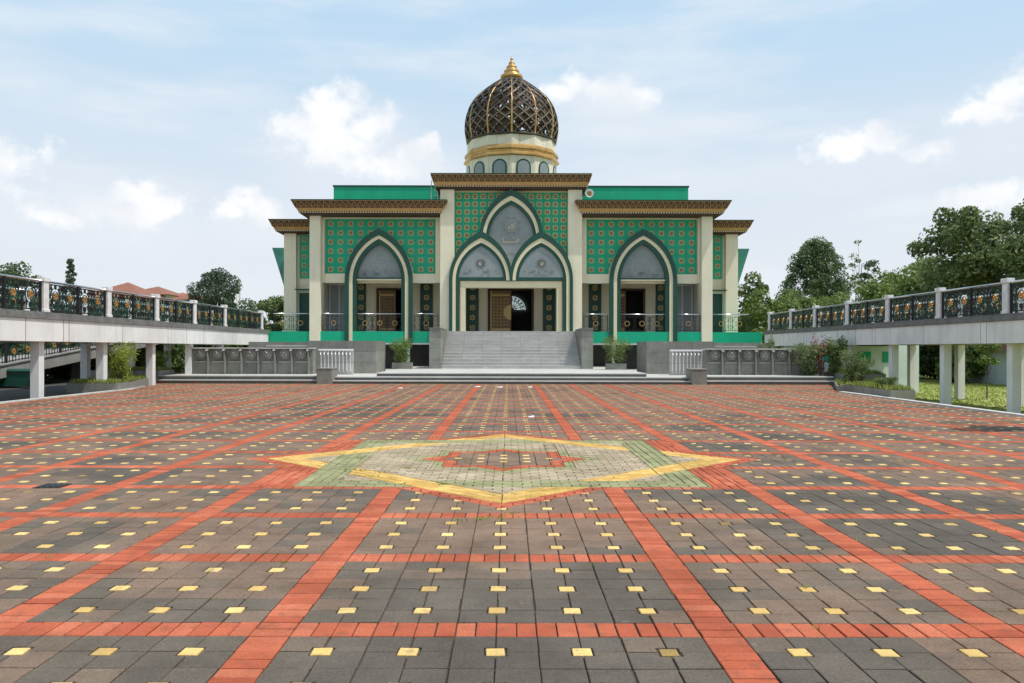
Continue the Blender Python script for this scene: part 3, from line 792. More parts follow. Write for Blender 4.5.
# cornice: mitred loft round a rectangle
def cornice(name, x0, x1, y0, y1, ztop, prof, period=.36, parent=None):
    """prof: list (offset, z below top, material of the strip that starts here); mats 0 brown 1 gold 2 dark green 3 cream"""
    b = MB()
    loops = [[(x0-o, y0-o, ztop-z), (x1+o, y0-o, ztop-z), (x1+o, y1+o, ztop-z), (x0-o, y1+o, ztop-z)] for (o, z, m) in prof]
    b.poly(loops[0], 2)
    for k in range(len(loops)-1):
        A, B = loops[k], loops[k+1]
        for i in range(4):
            j = (i+1) % 4; b.poly([A[i], B[i], B[j], A[j]], prof[k][2])
    # carved interlaced arcs on strip 1 and dentils on strip 3
    A, B = loops[1], loops[2]
    def on(i, s, t, out=.012):
        j = (i+1) % 4; L = math.dist(A[i], A[j])
        p = [A[i][q]+(A[j][q]-A[i][q])*s for q in range(3)]; r = [B[i][q]+(B[j][q]-B[i][q])*s for q in range(3)]
        nn = ((0,-1),(1,0),(0,1),(-1,0))[i]
        return (p[0]+(r[0]-p[0])*t+nn[0]*out, p[1]+(r[1]-p[1])*t+nn[1]*out, p[2]+(r[2]-p[2])*t-out*.5)
    for i in (0, 1, 3):
        L = math.dist(A[i], A[(i+1) % 4]); n = max(2, int(L/period)); nn = ((0,-1,0),(1,0,0),(0,1,0),(-1,0,0))[i]
        for k in range(n):
            s0, s1, sm = k/n, (k+1)/n, (k+.5)/n
            arc = [on(i, s0, .95), on(i, s0+(sm-s0)*.35, .45), on(i, sm, .14), on(i, s1-(s1-sm)*.35, .45), on(i, s1, .95)]
            for q in range(4): b.bar(arc[q], arc[q+1], .026, .02, nn, 1)
            arc = [on(i, s0+(s1-s0)*.25, .95), on(i, sm, .52), on(i, s1-(s1-s0)*.25, .95)]
            for q in range(2): b.bar(arc[q], arc[q+1], .018, .02, nn, 1)
        b.bar(on(i, .002, .03), on(i, .998, .03), .02, .02, nn, 1)
        C, D = loops[3], loops[4]
        n = int(L/.17)
        for k in range(n):
            s = (k+.5)/n; j = (i+1) % 4
            p = [C[i][q]+(C[j][q]-C[i][q])*s for q in range(3)]; r = [D[i][q]+(D[j][q]-D[i][q])*s for q in range(3)]
            c = [(p[q]+r[q])/2 for q in range(3)]
            t = ((1,0,0),(0,1,0),(1,0,0),(0,1,0))[i]
            b.bar((c[0]-t[0]*.04+nn[0]*.01, c[1]-t[1]*.04+nn[1]*.01, c[2]), (c[0]+t[0]*.04+nn[0]*.01, c[1]+t[1]*.04+nn[1]*.01, c[2]), .06, .03, nn, 3)
    return part(name, b, ['brown', 'gold', 'dgreen2', 'cream2'], parent)
def cprof(o, h):
    return [(o, 0, 2), (o-.03, .07*h, 0), (o*.70, .56*h, 1), (o*.56, .79*h, 0), (o*.50, .90*h, 0), (o*.34, .96*h, 0), (-.02, h, 0), (-.4, h, 0)]
# floor slab, fascia, basement
b = MB()
b.box(MX-12.7, MX+12.7, 52.05, 56.3, 1.98, 2.70, 0); b.box(MX-15.4, MX-12.72, 52.1, 56.3, 1.98, 2.69, 0); b.box(MX+12.72, MX+15.9, 52.1, 56.3, 1.98, 2.69, 0)
b.box(MX-4.2, MX+4.2, 51.02, 52.03, 2.3, 2.695, 2)
b.box(MX-12.6, MX+12.6, 52.07, 56.2, 1.88, 1.975, 1)
b.box(MX-12.65, MX+12.65, 52.2, 56.2, 2.70, 2.706, 2)
part('floor_slab', b, ['green', 'white', 'stonel'])
b = MB(); b.box(MX-15, MX+15, 55.2, 56, .2, 1.9, 0); part('basement_wall', b, 'dconc')
for x in (-6.55, -4.9, 4.9, 6.55, -9, 9, -12, 12):
    b = MB(); b.box(MX+x-.11, MX+x+.11, 52.3, 52.55, .2, 1.9, 0); part('basement_column', b, 'mintw')
# main body behind the porch (walls pierced for three doors), roof
doors = [(-8.15, .98), (0, 1.56), (8.15, .98)]
b = MB(); xs = [-12.7]
for c, h in doors: xs += [c-h, c+h]
xs.append(12.7)
for i in range(0, len(xs), 2): b.box(MX+xs[i], MX+xs[i+1], 56.0, 56.35, 2.706, 6.3, 0)
for c, h in doors: b.box(MX+c-h, MX+c+h, 56.0, 56.35, 5.72, 6.3, 0)
part('porch_wall', b, 'cream')
b = MB()
b.box(MX-12.7, MX-12.4, 56.36, 78, 0, 10.2, 0); b.box(MX+12.4, MX+12.7, 56.36, 78, 0, 10.2, 0); b.box(MX-12.7, MX+12.7, 78, 78.3, 0, 10.2, 0)
b.box(MX-12.7, MX+12.7, 53.2, 78, 10.05, 10.35, 0)
b.box(MX-12.35, MX+12.35, 56.36, 77.9, 2.45, 2.68, 1)
b.box(MX-12.35, MX-3.0, 60.5, 60.7, 2.7, 10.0, 1); b.box(MX+3.0, MX+12.35, 60.5, 60.7, 2.7, 10.0, 1)
b.box(MX-3, MX+3, 64.0, 64.2, 2.7, 10.0, 1); b.box(MX-3.0, MX-2.9, 56.4, 64, 2.7, 10, 1); b.box(MX+2.9, MX+3.0, 56.4, 64, 2.7, 10, 1)
b.box(MX-12.35, MX+12.35, 56.36, 64, 6.3, 6.4, 1)
part('body', b, ['cream', 'dconc'])
b = MB(); b.box(MX-12.7, MX+12.7, 53.3, 55.99, 6.15, 6.3, 0); part('porch_ceiling', b, 'cream2')
# prayer hall fan window seen through the open door
b = MB(); fc = (MX+.1, 4.62); rr = 1.12
b.prism([(fc[0], fc[1])]+[(fc[0]+rr*cos(R(a)), fc[1]+rr*sin(R(a))) for a in range(0, 91, 10)], 63.9, 63.95, 0, 'y')
for r_ in (.35, .72, 1.1): b.ring((fc[0], 63.88, fc[1]), r_, .05, .02, 10, 1, 'xz', 0, pi/2)
for a in range(0, 91, 18): b.bar((fc[0], 63.88, fc[1]), (fc[0]+rr*cos(R(a)), 63.88, fc[1]+rr*sin(R(a))), .045, .02, (0, 1, 0), 1)
for a in range(9, 90, 18): b.ring((fc[0]+.9*cos(R(a)), 63.88, fc[1]+.9*sin(R(a))), .11, .04, .02, 8, 1)
part('fan_window', b, ['lit', 'woodd'])
# doors
def door(cx, hw, zt, leafs):
    b = MB(); b.box(MX+cx-hw, MX+cx-hw+.14, 55.9, 56.3, 2.71, zt, 0); b.box(MX+cx+hw-.14, MX+cx+hw, 55.9, 56.3, 2.71, zt, 0); b.box(MX+cx-hw+.14, MX+cx+hw-.14, 55.9, 56.3, zt-.14, zt, 0)
    d = part('door', b, 'woodd')
    for (xa, xb, kind) in leafs:
        xa += MX; xb += MX; b = MB(); za, zb = 2.73, zt-.15
        b.box(xa, xb, 56.02, 56.10, za, zb, 0)
        w_ = xb-xa
        b.box(xa+.02, xa+.10, 55.99, 56.02, za, zb, 1); b.box(xb-.08, xb-.02, 55.99, 56.02, za, zb, 0)
        b.box(xa+.12, xb-.1, 55.99, 56.02, za+.12, za+.27, 1); b.box(xa+.12, xb-.1, 55.99, 56.02, zb-.36, zb-.24, 1)
        p = .20
        nx, nz = max(2, int((w_-.24)/p)), int((zb-za-1.0)/p)
        for i in range(nx):
            for j in range(nz):
                x = xa+.14+(w_-.26)*(i+.5)/nx; z = za+.4+(zb-za-.9)*(j+.5)/nz
                b.prism([(x-.055, z), (x, z-.055), (x+.055, z), (x, z+.055)], 56.0, 56.02, 1 if kind == 2 else 2, 'y')
        if kind == 2:
            zc = (za+zb)/2-.05
            b.prism([(xb, zc+.52*sin(R(a))) if False else (xb-.52*cos(R(a)), zc+.52*sin(R(a))) for a in range(-90, 91, 15)], 55.97, 56.0, 1, 'y')
        lf = part('door_leaf', b, ['wood', 'woodg', 'woodd'], d)
        b = MB(); b.tube([(xb-.1, 55.95, za+.95), (xb-.1, 55.95, za+1.15)], .015, 6)
    return d
door(0, 1.56, 5.72, [(-1.40, .02, 2)])
door(-8.15, .98, 5.72, [(-8.99, -7.83, 1)])
door(8.15, .98, 5.72, [(7.33, 7.82, 1)])
b = MB()
for x in (-1.0, 1.02): pass
# green ornamental strips on the porch wall
for (xa, xb) in ((-10.5, -9.85), (-6.15, -5.3), (-3.02, -2.18), (2.18, 3.02), (5.3, 6.15), (9.85, 10.5)):
    b = MB(); b.box(MX+xa, MX+xb, 55.9, 55.99, 2.71, 6.14, 0); n = 5
    for j in range(n):
        z = 2.71+3.4*(j+.5)/n; x = MX+(xa+xb)/2
        rosette(b, x, 55.9, z, .20)
    part('ornament_strip', b, ['dgreen', 'rosegold', 'rosebrown'])
# white framed end windows of the porch
for s_ in (-1, 1):
    b = MB(); xa, xb = sorted((MX+s_*10.95, MX+s_*12.35))
    b.box(xa, xb, 55.93, 55.99, 2.71, 5.9, 1); 
    for x in (xa, (xa+xb)/2-.05, xb-.1): b.box(x, x+.1, 55.87, 55.93, 2.71, 5.9, 0)
    b.box(xa, xb, 55.86, 55.93, 5.9, 6.0, 0)
    wn = part('window', b, ['white2', 'bluew'])
    b = MB(); b.box(MX+s_*12.42, MX+s_*12.7, 53.0, 55.9, 2.71, 6.14, 0); part('porch_side_wall', b, 'white2')
# wings
for s_ in (-1, 1):
    def X(a): return MX+s_*a
    def bx(b, a0, a1, *r): b.box(X(a0), X(a1), *r)
    b = MB(); bx(b, 12.05, 12.74, 52.0, 53.2, .3, 10.0, 0); part('pillar', b, 'cream', bevel=.015)
    b = MB(); bx(b, 11.93, 12.04, 52.55, 53.2, 5.82, 10.0, 0); bx(b, 4.47, 4.82, 52.55, 53.2, 5.82, 10.0, 0); bx(b, 4.83, 11.92, 52.62, 53.2, 5.81, 6.40, 0); bx(b, 4.83, 11.92, 52.62, 53.2, 9.92, 10.0, 0)
    bx(b, 4.5, 12.0, 53.02, 53.28, 6.1, 10.04, 0)
    part('wing_wall', b, 'cream')
    b = MB(); xa, xb = sorted((X(4.83), X(11.92)))
    tile_panel(b, xa, xb, 52.9, 6.41, 9.915, 11, 6, .19); part('tile_panel', b, TP)
    ax = X(8.36); zs = 5.9
    b = MB(); O = arch_path(ax, 2.15, zs, 3.30, 1.96, 1.96); I = arch_path(ax, 1.88, zs, 2.88, 1.96, 1.96)
    arch_band(b, O, I, 51.95, 52.12, 0)
    I3 = arch_path(ax, 1.66, zs, 2.65, 1.96, 1.96); I4 = arch_path(ax, 1.42, zs, 2.37, 1.96, 1.96)
    arch_band(b, I, I3, 52.0, 52.25, 1); arch_band(b, I3, I4, 52.06, 52.5, 2)
    ar = part('arch', b, ['dgreen', 'cream2', 'dgreen'])
    b = MB(); O2 = arch_path(ax, 2.14, zs, 3.20, 5.8, 5.8); arch_band(b, O2, arch_path(ax, 1.9, zs, 2.9, 5.8, 5.8), 52.12, 53.0, 0)
    part('arch_reveal', b, 'cream', ar)
    b = MB(); Gp = arch_path(ax, 1.43, zs, 2.38, 6.12, 6.12)
    Gp = [p for p in Gp if p[1] >= 6.1]
    b.prism(Gp, 52.36, 52.40, 0, 'y'); 
    rosz = 6.95
    b.ring((ax, 52.352, rosz), .42, .03, .012, 16, 1); b.ring((ax, 52.352, rosz), .25, .03, .012, 12, 1)
    for k in range(8):
        t = k*pi/4; b.bar((ax+.1*cos(t), 52.352, rosz+.1*sin(t)), (ax+.42*cos(t), 52.352, rosz+.42*sin(t)), .04, .012, (0, 1, 0), 1)
    for k in range(40):
        u = random.uniform(-1.15, 1.15); z = 6.25+abs(random.gauss(0, .22)); a = random.random()*pi
        b.ring((ax+u, 52.352, z), random.uniform(.06, .13), .02, .01, 7, 2, 'xz', a, a+4)
    part('arch_window', b, ['glass', 'etch', 'etchd'], ar)
    b = MB(); b.box(ax-1.42, ax+1.42, 52.2, 52.5, 6.02, 6.12, 0); b.box(ax-1.42, ax+1.42, 52.15, 52.6, 5.93, 6.018, 1); part('transom', b, ['dgreen', 'cream2'], ar)
    xa, xb = sorted((X(4.9), X(12.8)))
    cornice('cornice', xa, xb, 52.0, 56.6, 10.88, cprof(.92, .88))
    # recessed outer bay
    b = MB(); bx(b, 14.1, 14.9, 54.0, 55.0, .3, 9.2, 0); part('pillar', b, 'cream', bevel=.015)
    b = MB(); bx(b, 12.75, 14.09, 54.45, 54.9, 5.35, 9.2, 0); bx(b, 14.0, 14.08, 54.3, 54.44, 5.35, 9.1, 0); bx(b, 12.75, 14.6, 54.95, 76, 0, 9.2, 0)
    bx(b, 12.75, 14.2, 54.0, 54.44, 5.45, 5.52, 1)
    part('bay_wall', b, ['cream', 'dgreen2'])
    b = MB(); xa, xb = sorted((X(12.78), X(13.95))); tile_panel(b, xa, xb, 54.4, 6.25, 9.1, 2, 5, .17); part('tile_panel', b, TP)
    b = MB(); bx(b, 13.35, 14.05, 54.7, 54.8, 2.7, 5.3, 1); bx(b, 13.15, 13.34, 54.6, 54.9, 2.7, 5.3, 0); bx(b, 14.06, 14.09, 54.6, 54.9, 2.7, 5.3, 0); bx(b, 12.8, 14.09, 54.6, 54.9, 5.3, 5.44, 0); bx(b, 12.76, 13.14, 54.72, 54.9, 2.7, 5.3, 2)
    part('side_door', b, ['white2', 'dgreen', 'glass'])
    xa, xb = sorted((X(12.3), X(14.9))); cornice('cornice', xa, xb, 54.0, 76, 9.98, cprof(.82, .83))
    b = MB(); b.prism([(X(17.4), 8.95), (X(15.0), 8.95), (X(15.0), 5.0), (X(16.3), 5.4)], 60, 68, 0, 'y'); part('side_awning', b, 'aglass')
    # roof parapet
    b = MB(); bx(b, .0, 12.28, 57.0, 57.25, 10.0, 12.82, 0); bx(b, 12.03, 12.28, 57.25, 74, 10.0, 12.82, 0); bx(b, -.02, 12.34, 56.95, 57.3, 12.82, 12.92, 1); bx(b, 11.98, 12.34, 57.3, 74, 12.82, 12.92, 1)
    part('roof_parapet', b, ['green', 'dgreen2'])
# central portal
for s_ in (-1, 1):
    b = MB(); b.box(MX+s_*3.58, MX+s_*4.46, 51.7, 52.9, 2.3, 11.62, 0); part('pillar', b, 'cream', bevel=.015)
b = MB(); b.box(MX-4.4, MX+4.4, 52.42, 60, 5.95, 11.66, 0); part('portal_block', b, 'cream')
b = MB()
def skipc(cx, cz): return False
tile_panel(b, MX-3.575, MX+3.575, 52.30, 6.1, 11.53, 14, 11, .195); b.box(MX-3.575, MX+3.575, 52.2, 52.4, 11.535, 11.64, 4)
part('tile_panel', b, TP+['cream2'])
def garch(cx, zs, zb_in, cl, yf, side):
    b = MB()
    zl, zr = (2.71, zb_in) if side < 0 else ((zb_in, 2.71) if side > 0 else (zb_in, zb_in))
    spec = [(2.0, 3.08), (1.79, 2.66), (1.59, 2.36), (1.40, 2.14)]
    A = [arch_path(cx, h, zs, r, zl, zr) for h, r in spec]
    clx = (MX, side) if side else None
    if side: clx = (MX, -1) if side < 0 else (MX, 1)
    arch_band(b, A[0], A[1], yf, yf+.2, 0, clx); arch_band(b, A[1], A[2], yf+.04, yf+.25, 1, clx); arch_band(b, A[2], A[3], yf+.09, yf+.45, 0, clx)
    ar = part('arch', b, ['dgreen', 'cream2'])
    b = MB(); arch_band(b, arch_path(cx, 1.99, zs, 3.06, max(zl, 5.9), max(zr, 5.9)), arch_path(cx, 1.83, zs, 2.7, max(zl, 5.9), max(zr, 5.9)), yf+.2, 52.32, 0, clx); part('arch_reveal', b, 'cream', ar)
    return ar
def etched(b, cx, y, z, R_):
    for k in range(8):
        t = k*pi/4+pi/8
        b.bar((cx+R_*.45*cos(t), y, z+R_*.45*sin(t)), (cx+R_*cos(t), y, z+R_*sin(t)), .07, .012, (0, 1, 0), 1)
        b.ring((cx+R_*.98*cos(t), y, z+R_*.98*sin(t)), .08, .03, .012, 6, 2)
    b.ring((cx, y, z), R_*.55, .04, .012, 12, 1); b.ring((cx, y, z), R_*.86, .025, .012, 16, 2)
for s_ in (-1, 1):
    ar = garch(MX+s_*1.88, 5.9, 5.9, None, 51.48, s_)
    cx = MX+s_*1.88; b = MB(); Gp = [p for p in arch_path(cx, 1.44, 5.9, 2.23, 6.1, 6.1) if p[1] >= 6.08]
    b.prism(Gp, 51.62, 51.65, 0, 'y'); etched(b, cx+.02*s_, 51.61, 6.95, .27)
    b.ring((cx, 51.61, 6.95), .13, .05, .012, 8, 3)
    for k in range(16):
        u = random.uniform(-1.1, 1.1); b.ring((cx+u, 51.61, 6.2+random.random()*.3), .07, .02, .01, 7, 2, 'xz', 0, 4)
    part('arch_window', b, ['glass', 'etch', 'etchd', 'etchg'], ar)
ar = garch(MX, 8.58, 8.0, None, 51.66, 0)
b = MB(); Gp = arch_path(MX, 1.44, 8.58, 2.23, 6.3, 6.3); b.prism(Gp, 51.92, 51.95, 0, 'y')
etched(b, MX, 51.91, 9.38, .55)
# gilded calligraphy: a round cipher in the rosette and a line of script below it
def stroke(pts, w=.035, m=3, y=51.905):
    for i in range(len(pts)-1): b.bar((MX+pts[i][0], y, pts[i][1]), (MX+pts[i+1][0], y, pts[i+1][1]), w, .012, (0, 1, 0), m)
z = 9.2
stroke([(.19, z+.34), (.18, z)]); stroke([(.18, z), (.06, z)]); stroke([(.10, z+.30), (.09, z)]); stroke([(.02, z+.28), (.0, z)]); stroke([(.09, z), (-.08, z)])
stroke([(-.08, z), (-.17, z+.03), (-.18, z+.13), (-.11, z+.14), (-.08, z)]); stroke([(.05, z+.40), (.0, z+.34), (-.05, z+.40)], .025)
z = 8.28
stroke([(-.56, z+.36), (-.50, z+.28), (-.42, z+.38)], .04); stroke([(-.50, z+.28), (-.48, z+.02)], .045)
xx = -.44
for k in range(6): stroke([(xx, z+.02), (xx+.03, z+.16), (xx+.07, z+.02), (xx+.13, z+.03)], .04); xx += .12
stroke([(.30, z+.02), (.46, z+.10), (.52, z+.24), (.42, z+.27), (.36, z+.16), (.30, z+.02)], .045); stroke([(.56, z+.34), (.60, z+.28)], .03); stroke([(.10, z+.30), (.22, z+.34)], .03)
for k in range(-5, 6):
    if abs(k) > 3: b.ring((MX+k*.2, 51.91, 8.3), .06, .02, .012, 6, 1)
for k in range(5): b.ring((MX-.3+k*.15, 51.91, 7.62+(.05 if k == 2 else 0)), .05, .02, .012, 6, 1)
part('arch_window', b, ['glass', 'etch', 'etchd', 'etchg'], ar)
b = MB(); b.box(MX-3.3, MX+3.3, 51.62, 51.95, 5.88, 6.1, 0); part('transom', b, 'dgreen')
b = MB(); b.box(MX-3.19, MX+3.19, 51.7, 52.3, 5.45, 5.875, 0); b.box(MX-3.19, MX-2.87, 51.7, 52.3, 2.71, 5.448, 0); b.box(MX+2.87, MX+3.19, 51.7, 52.3, 2.71, 5.448, 0)
part('portal_frame', b, 'cream2', bevel=.012)
cornice('cornice', MX-4.46, MX+4.46, 51.7, 60.0, 12.53, cprof(.58, .9))
# facade railings: eight-fold lattice with gold rings
def lattice_rail(x0, x1, y, nring):
    rail = MB(); rail.tube([(x0, y, 3.82), (x1, y, 3.82)], .035, 8)
    r_ = part('handrail', rail, 'steel')
    b = MB(); za, zb = 2.80, 3.66
    for z in (za, zb): b.box(x0, x1, y-.015, y+.015, z-.015, z+.015, 0)
    for x in (x0+.02, x1-.02): b.box(x-.02, x+.02, y-.02, y+.02, 2.70, 3.80, 0)
    n = max(1, nring); w_ = (x1-x0)/n
    for i in range(n):
        c = x0+(i+.5)*w_; zc = (za+zb)/2
        b.ring((c, y, zc), .15, .035, .03, 12, 1)
        b.ring((c, y, zc), .24, .016, .015, 8, 0)
        for k in range(8):
            t = k*pi/4+pi/8; b.bar((c+.24*cos(t), y, zc+.24*sin(t)), (c+.43*cos(t), y, zc+.43*sin(t)), .016, .015, (0, 1, 0), 0)
        for sx in (-1, 1):
            b.box(c+sx*.44-.011, c+sx*.44+.011, y-.012, y+.012, za, zb, 0)
            b.ring((c+sx*w_/2, y, zc+.22), .12, .016, .015, 8, 0); b.ring((c+sx*w_/2, y, zc-.22), .12, .016, .015, 8, 0)
            if abs(c+sx*w_/2-x0) > .1 and abs(c+sx*w_/2-x1) > .1: b.box(c+sx*w_/2-.008, c+sx*w_/2+.008, y-.01, y+.01, za, zb, 0)
        for k in (-1, 1):
            b.bar((c-.43, y, zc+k*.18), (c-.24, y, zc+k*.42), .016, .015, (0, 1, 0), 0); b.bar((c+.43, y, zc+k*.18), (c+.24, y, zc+k*.42), .016, .015, (0, 1, 0), 0)
    part('lattice_panel', b, ['iron', 'gold'], r_)
for s_ in (-1, 1):
    for (a, c_, n, y) in ((4.6, 6.15, 1, 52.2), (6.92, 9.76, 3, 52.35), (10.5, 12.0, 1, 52.2), (12.8, 15.1, 2, 52.3)):
        xa, xb = sorted((MX+s_*a, MX+s_*c_)); lattice_rail(xa, xb, y, n)
# ---- dome
DC = (MX+.05, 64.0); PX = .0768; DB = 17.5
b = MB()
b.lathe([(3.52, 12.0), (3.52, 15.95)], DC, 12, 0, 0, False)
drum = part('dome_drum', b, 'domew')
for k in range(12):
    t = (k+.5)*pi/6; ap = 3.52*cos(pi/12)
    tx, ty = cos(t), sin(t); nx, ny = sin(t), -cos(t)
    def pt(u, v, o): return (DC[0]+nx*(ap+o)+tx*u, DC[1]+ny*(ap+o)+ty*u, v)
    b = MB()
    def slab(P, o0, o1, m):
        n = len(P); a = [pt(p[0], p[1], o1) for p in P]; c = [pt(p[0], p[1], o0) for p in P]
        b.poly(a, m)
        for i in range(n): j = (i+1) % n; b.poly([a[i], c[i], c[j], a[j]], m)
    W_ = [(-.56, 14.0), (.56, 14.0)]+[(.56*cos(R(a)), 15.08+.56*sin(R(a))) for a in range(0, 181, 15)]
    slab(W_, 0, .05, 0)
    W2 = [(-.44, 14.1), (.44, 14.1)]+[(.44*cos(R(a)), 15.08+.44*sin(R(a))) for a in range(0, 181, 15)]
    slab(W2, .05, .056, 1)
    slab([(-.06, 14.7), (.0, 14.62), (.06, 14.7), (0, 14.78)], .056, .066, 2)
    part('dome_window', b, ['dgreen2', 'glass', 'gold'], drum)
b = MB(); b.lathe([(3.52, 15.88), (3.72, 15.95), (3.70, 16.1), (3.58, 16.2), (3.58, 16.32), (3.66, 16.42), (3.62, 16.62), (3.50, 16.72), (3.42, 16.76)], DC, 12, 0, 0, False); part('dome_gold_ring', b, 'domegold')
b = MB(); b.lathe([(3.44, 16.74), (3.44, 17.42), (3.47, 17.5), (3.2, 17.52)], DC, 12, 0, 0, False); part('dome_base_ring', b, 'domew')
prof = [(44, 0), (46, 10.6), (46.3, 19.7), (44.8, 29), (41, 38), (34, 47), (22, 57), (11.5, 64), (6, 66.5)]
def catm(t):
    n = len(prof)-1; x = t*n; i = min(int(x), n-1); f = x-i
    p = [prof[max(i-1, 0)], prof[i], prof[i+1], prof[min(i+2, n)]]
    r = []
    for q in (0, 1):
        a, b_, c, d = (pp[q] for pp in p)
        r.append(.5*((2*b_)+(-a+c)*f+(2*a-5*b_+4*c-d)*f*f+(-a+3*b_-3*c+d)*f**3))
    return r
def dpt(th, t, o=0.0):
    r, z = catm(t); r = r*PX+o
    return (DC[0]+r*sin(th), DC[1]-r*cos(th), DB+z*PX)
dome = thing('dome', (0, 0, 0), None, None); dome.parent = mq; OFF[dome] = OFF[mq]; dome.location = (0, 0, 0)
for k in range(12):
    th = k*pi/6
    P = [dpt(th, i/18, .03) for i in range(19)]
    b = MB(); b.tube(P, [.075-.035*i/18 for i in range(19)], 8); b.build('dome_rib', 'domegold', dome)
    b = MB()
    NB = 8
    for sgn in (1, -1):
        for j in range(-2, 9):
            # helical bars: theta runs one segment while t advances 4/NB
            pts = []
            for q in range(9):
                f = q/8; tt = (j+2*f)/7.6
                if sgn < 0: a = th+(pi/6)*(1-f)
                else: a = th+(pi/6)*f
                if 0 <= tt <= .96: pts.append((a, tt))
            for i in range(len(pts)-1):
                p, q2 = dpt(*pts[i]), dpt(*pts[i+1]); nm = (sin(pts[i][0]), -cos(pts[i][0]), .15)
                b.bar(p, q2, .14, .12, nm, 0)
                p, q2 = dpt(*pts[i], .055), dpt(*pts[i+1], .055); b.bar(p, q2, .045, .012, nm, 1)
    b.build('dome_lattice', ['lattice', 'latedge'], dome)
# inner pierced shell behind the lattice, one connected sheet with small openings
b = MB(); NA, NT = 60, 18; grid = {}
def gv(k, j):
    k %= NA
    if (k, j) not in grid: grid[(k, j)] = len(b.v); b.v.append(dpt(k*2*pi/NA, j/NT*.97, -.25))
    return grid[(k, j)]
for k in range(NA):
    for j in range(NT):
        q = [gv(k, j), gv(k+1, j), gv(k+1, j+1), gv(k, j+1)]
        if random.random() < .32 and 0 < j < NT-2:
            n = len(b.v); u = .07; 
            for (a_, t_) in ((u, u), (1-u, u), (1-u, 1-u), (u, 1-u)): b.v.append(dpt((k+a_)*2*pi/NA, (j+t_)/NT*.97, -.25))
            for i in range(4):
                i2 = (i+1) % 4; b.f.append((q[i], q[i2], n+i2, n+i)); b.m.append(0); b.s.append(False)
        else: b.f.append(tuple(q)); b.m.append(0); b.s.append(False)
b.build('dome_inner_shell', 'latplate', dome)
b = MB(); b.lathe([(3.44, 17.45), (3.50, 17.5), (3.50, 17.60), (3.42, 17.66)], DC, 24, 0, 0, True); b.build('dome_collar', 'lattice', dome)
b = MB(); b.lathe([(.45, 22.40), (.80, 22.52), (.88, 22.66), (.85, 22.84), (.64, 22.92), (.57, 23.06), (.62, 23.14), (.58, 23.22), (.43, 23.32), (.38, 23.42), (.43, 23.49), (.38, 23.56), (.26, 23.66), (.21, 23.76), (.25, 23.82), (.20, 23.88), (.12, 23.95), (.10, 24.08), (.13, 24.14), (.05, 24.24), (.02, 24.36)], DC, 24, 0, 0, True, True)
b.build('dome_finial', 'domegold', dome)

# loudspeaker and roof ladder
ls = thing('loudspeaker', (5.05, 51.6, 11.1), 'round white horn loudspeaker beside the top right corner of the central portal', 'loudspeaker')
b = MB()
cx, cz = 5.03, 11.32
for i, (r, y) in enumerate([(.02, 51.75), (.08, 51.72), (.12, 51.5), (.2, 51.36), (.27, 51.3)]): pass
prof_h = [(.05, 51.82), (.10, 51.7), (.12, 51.55), (.18, 51.42), (.26, 51.32), (.25, 51.31), (.16, 51.42), (.10, 51.5), (.0, 51.5)]
n = 20; base_ = len(b.v)
for (r, y) in prof_h:
    for k in range(n): b.v.append((cx+r*cos(2*pi*k/n), y, cz+r*sin(2*pi*k/n)))
for i in range(len(prof_h)-1):
    for k in range(n):
        a = base_+i*n+k; c = base_+i*n+(k+1) % n; b.f.append((a, c, c+n, a+n)); b.m.append(0 if i < 5 else (0 if i == 5 else 1)); b.s.append(True)
b.build('horn', ['white2', 'gold'], ls)
b = MB(); b.box(4.62, 5.05, 51.78, 51.84, 11.28, 11.34, 0); b.build('bracket', 'iron', ls)
ld = thing('roof_ladder', (-4.75, 55.6, 11.0), 'thin white metal ladder on the left wing roof against the central portal', 'ladder')
for x in (-4.95, -4.55):
    b = MB(); b.tube([(x, 52.6, 10.9), (x, 52.6, 12.35)], .025, 6); b.build('rail', 'white2', ld)
for i in range(3):
    z = 11.05+.35*i; b = MB(); b.tube([(-4.95, 52.6, z), (-4.55, 52.6, z)], .02, 6); b.build('rung', 'white2', ld)

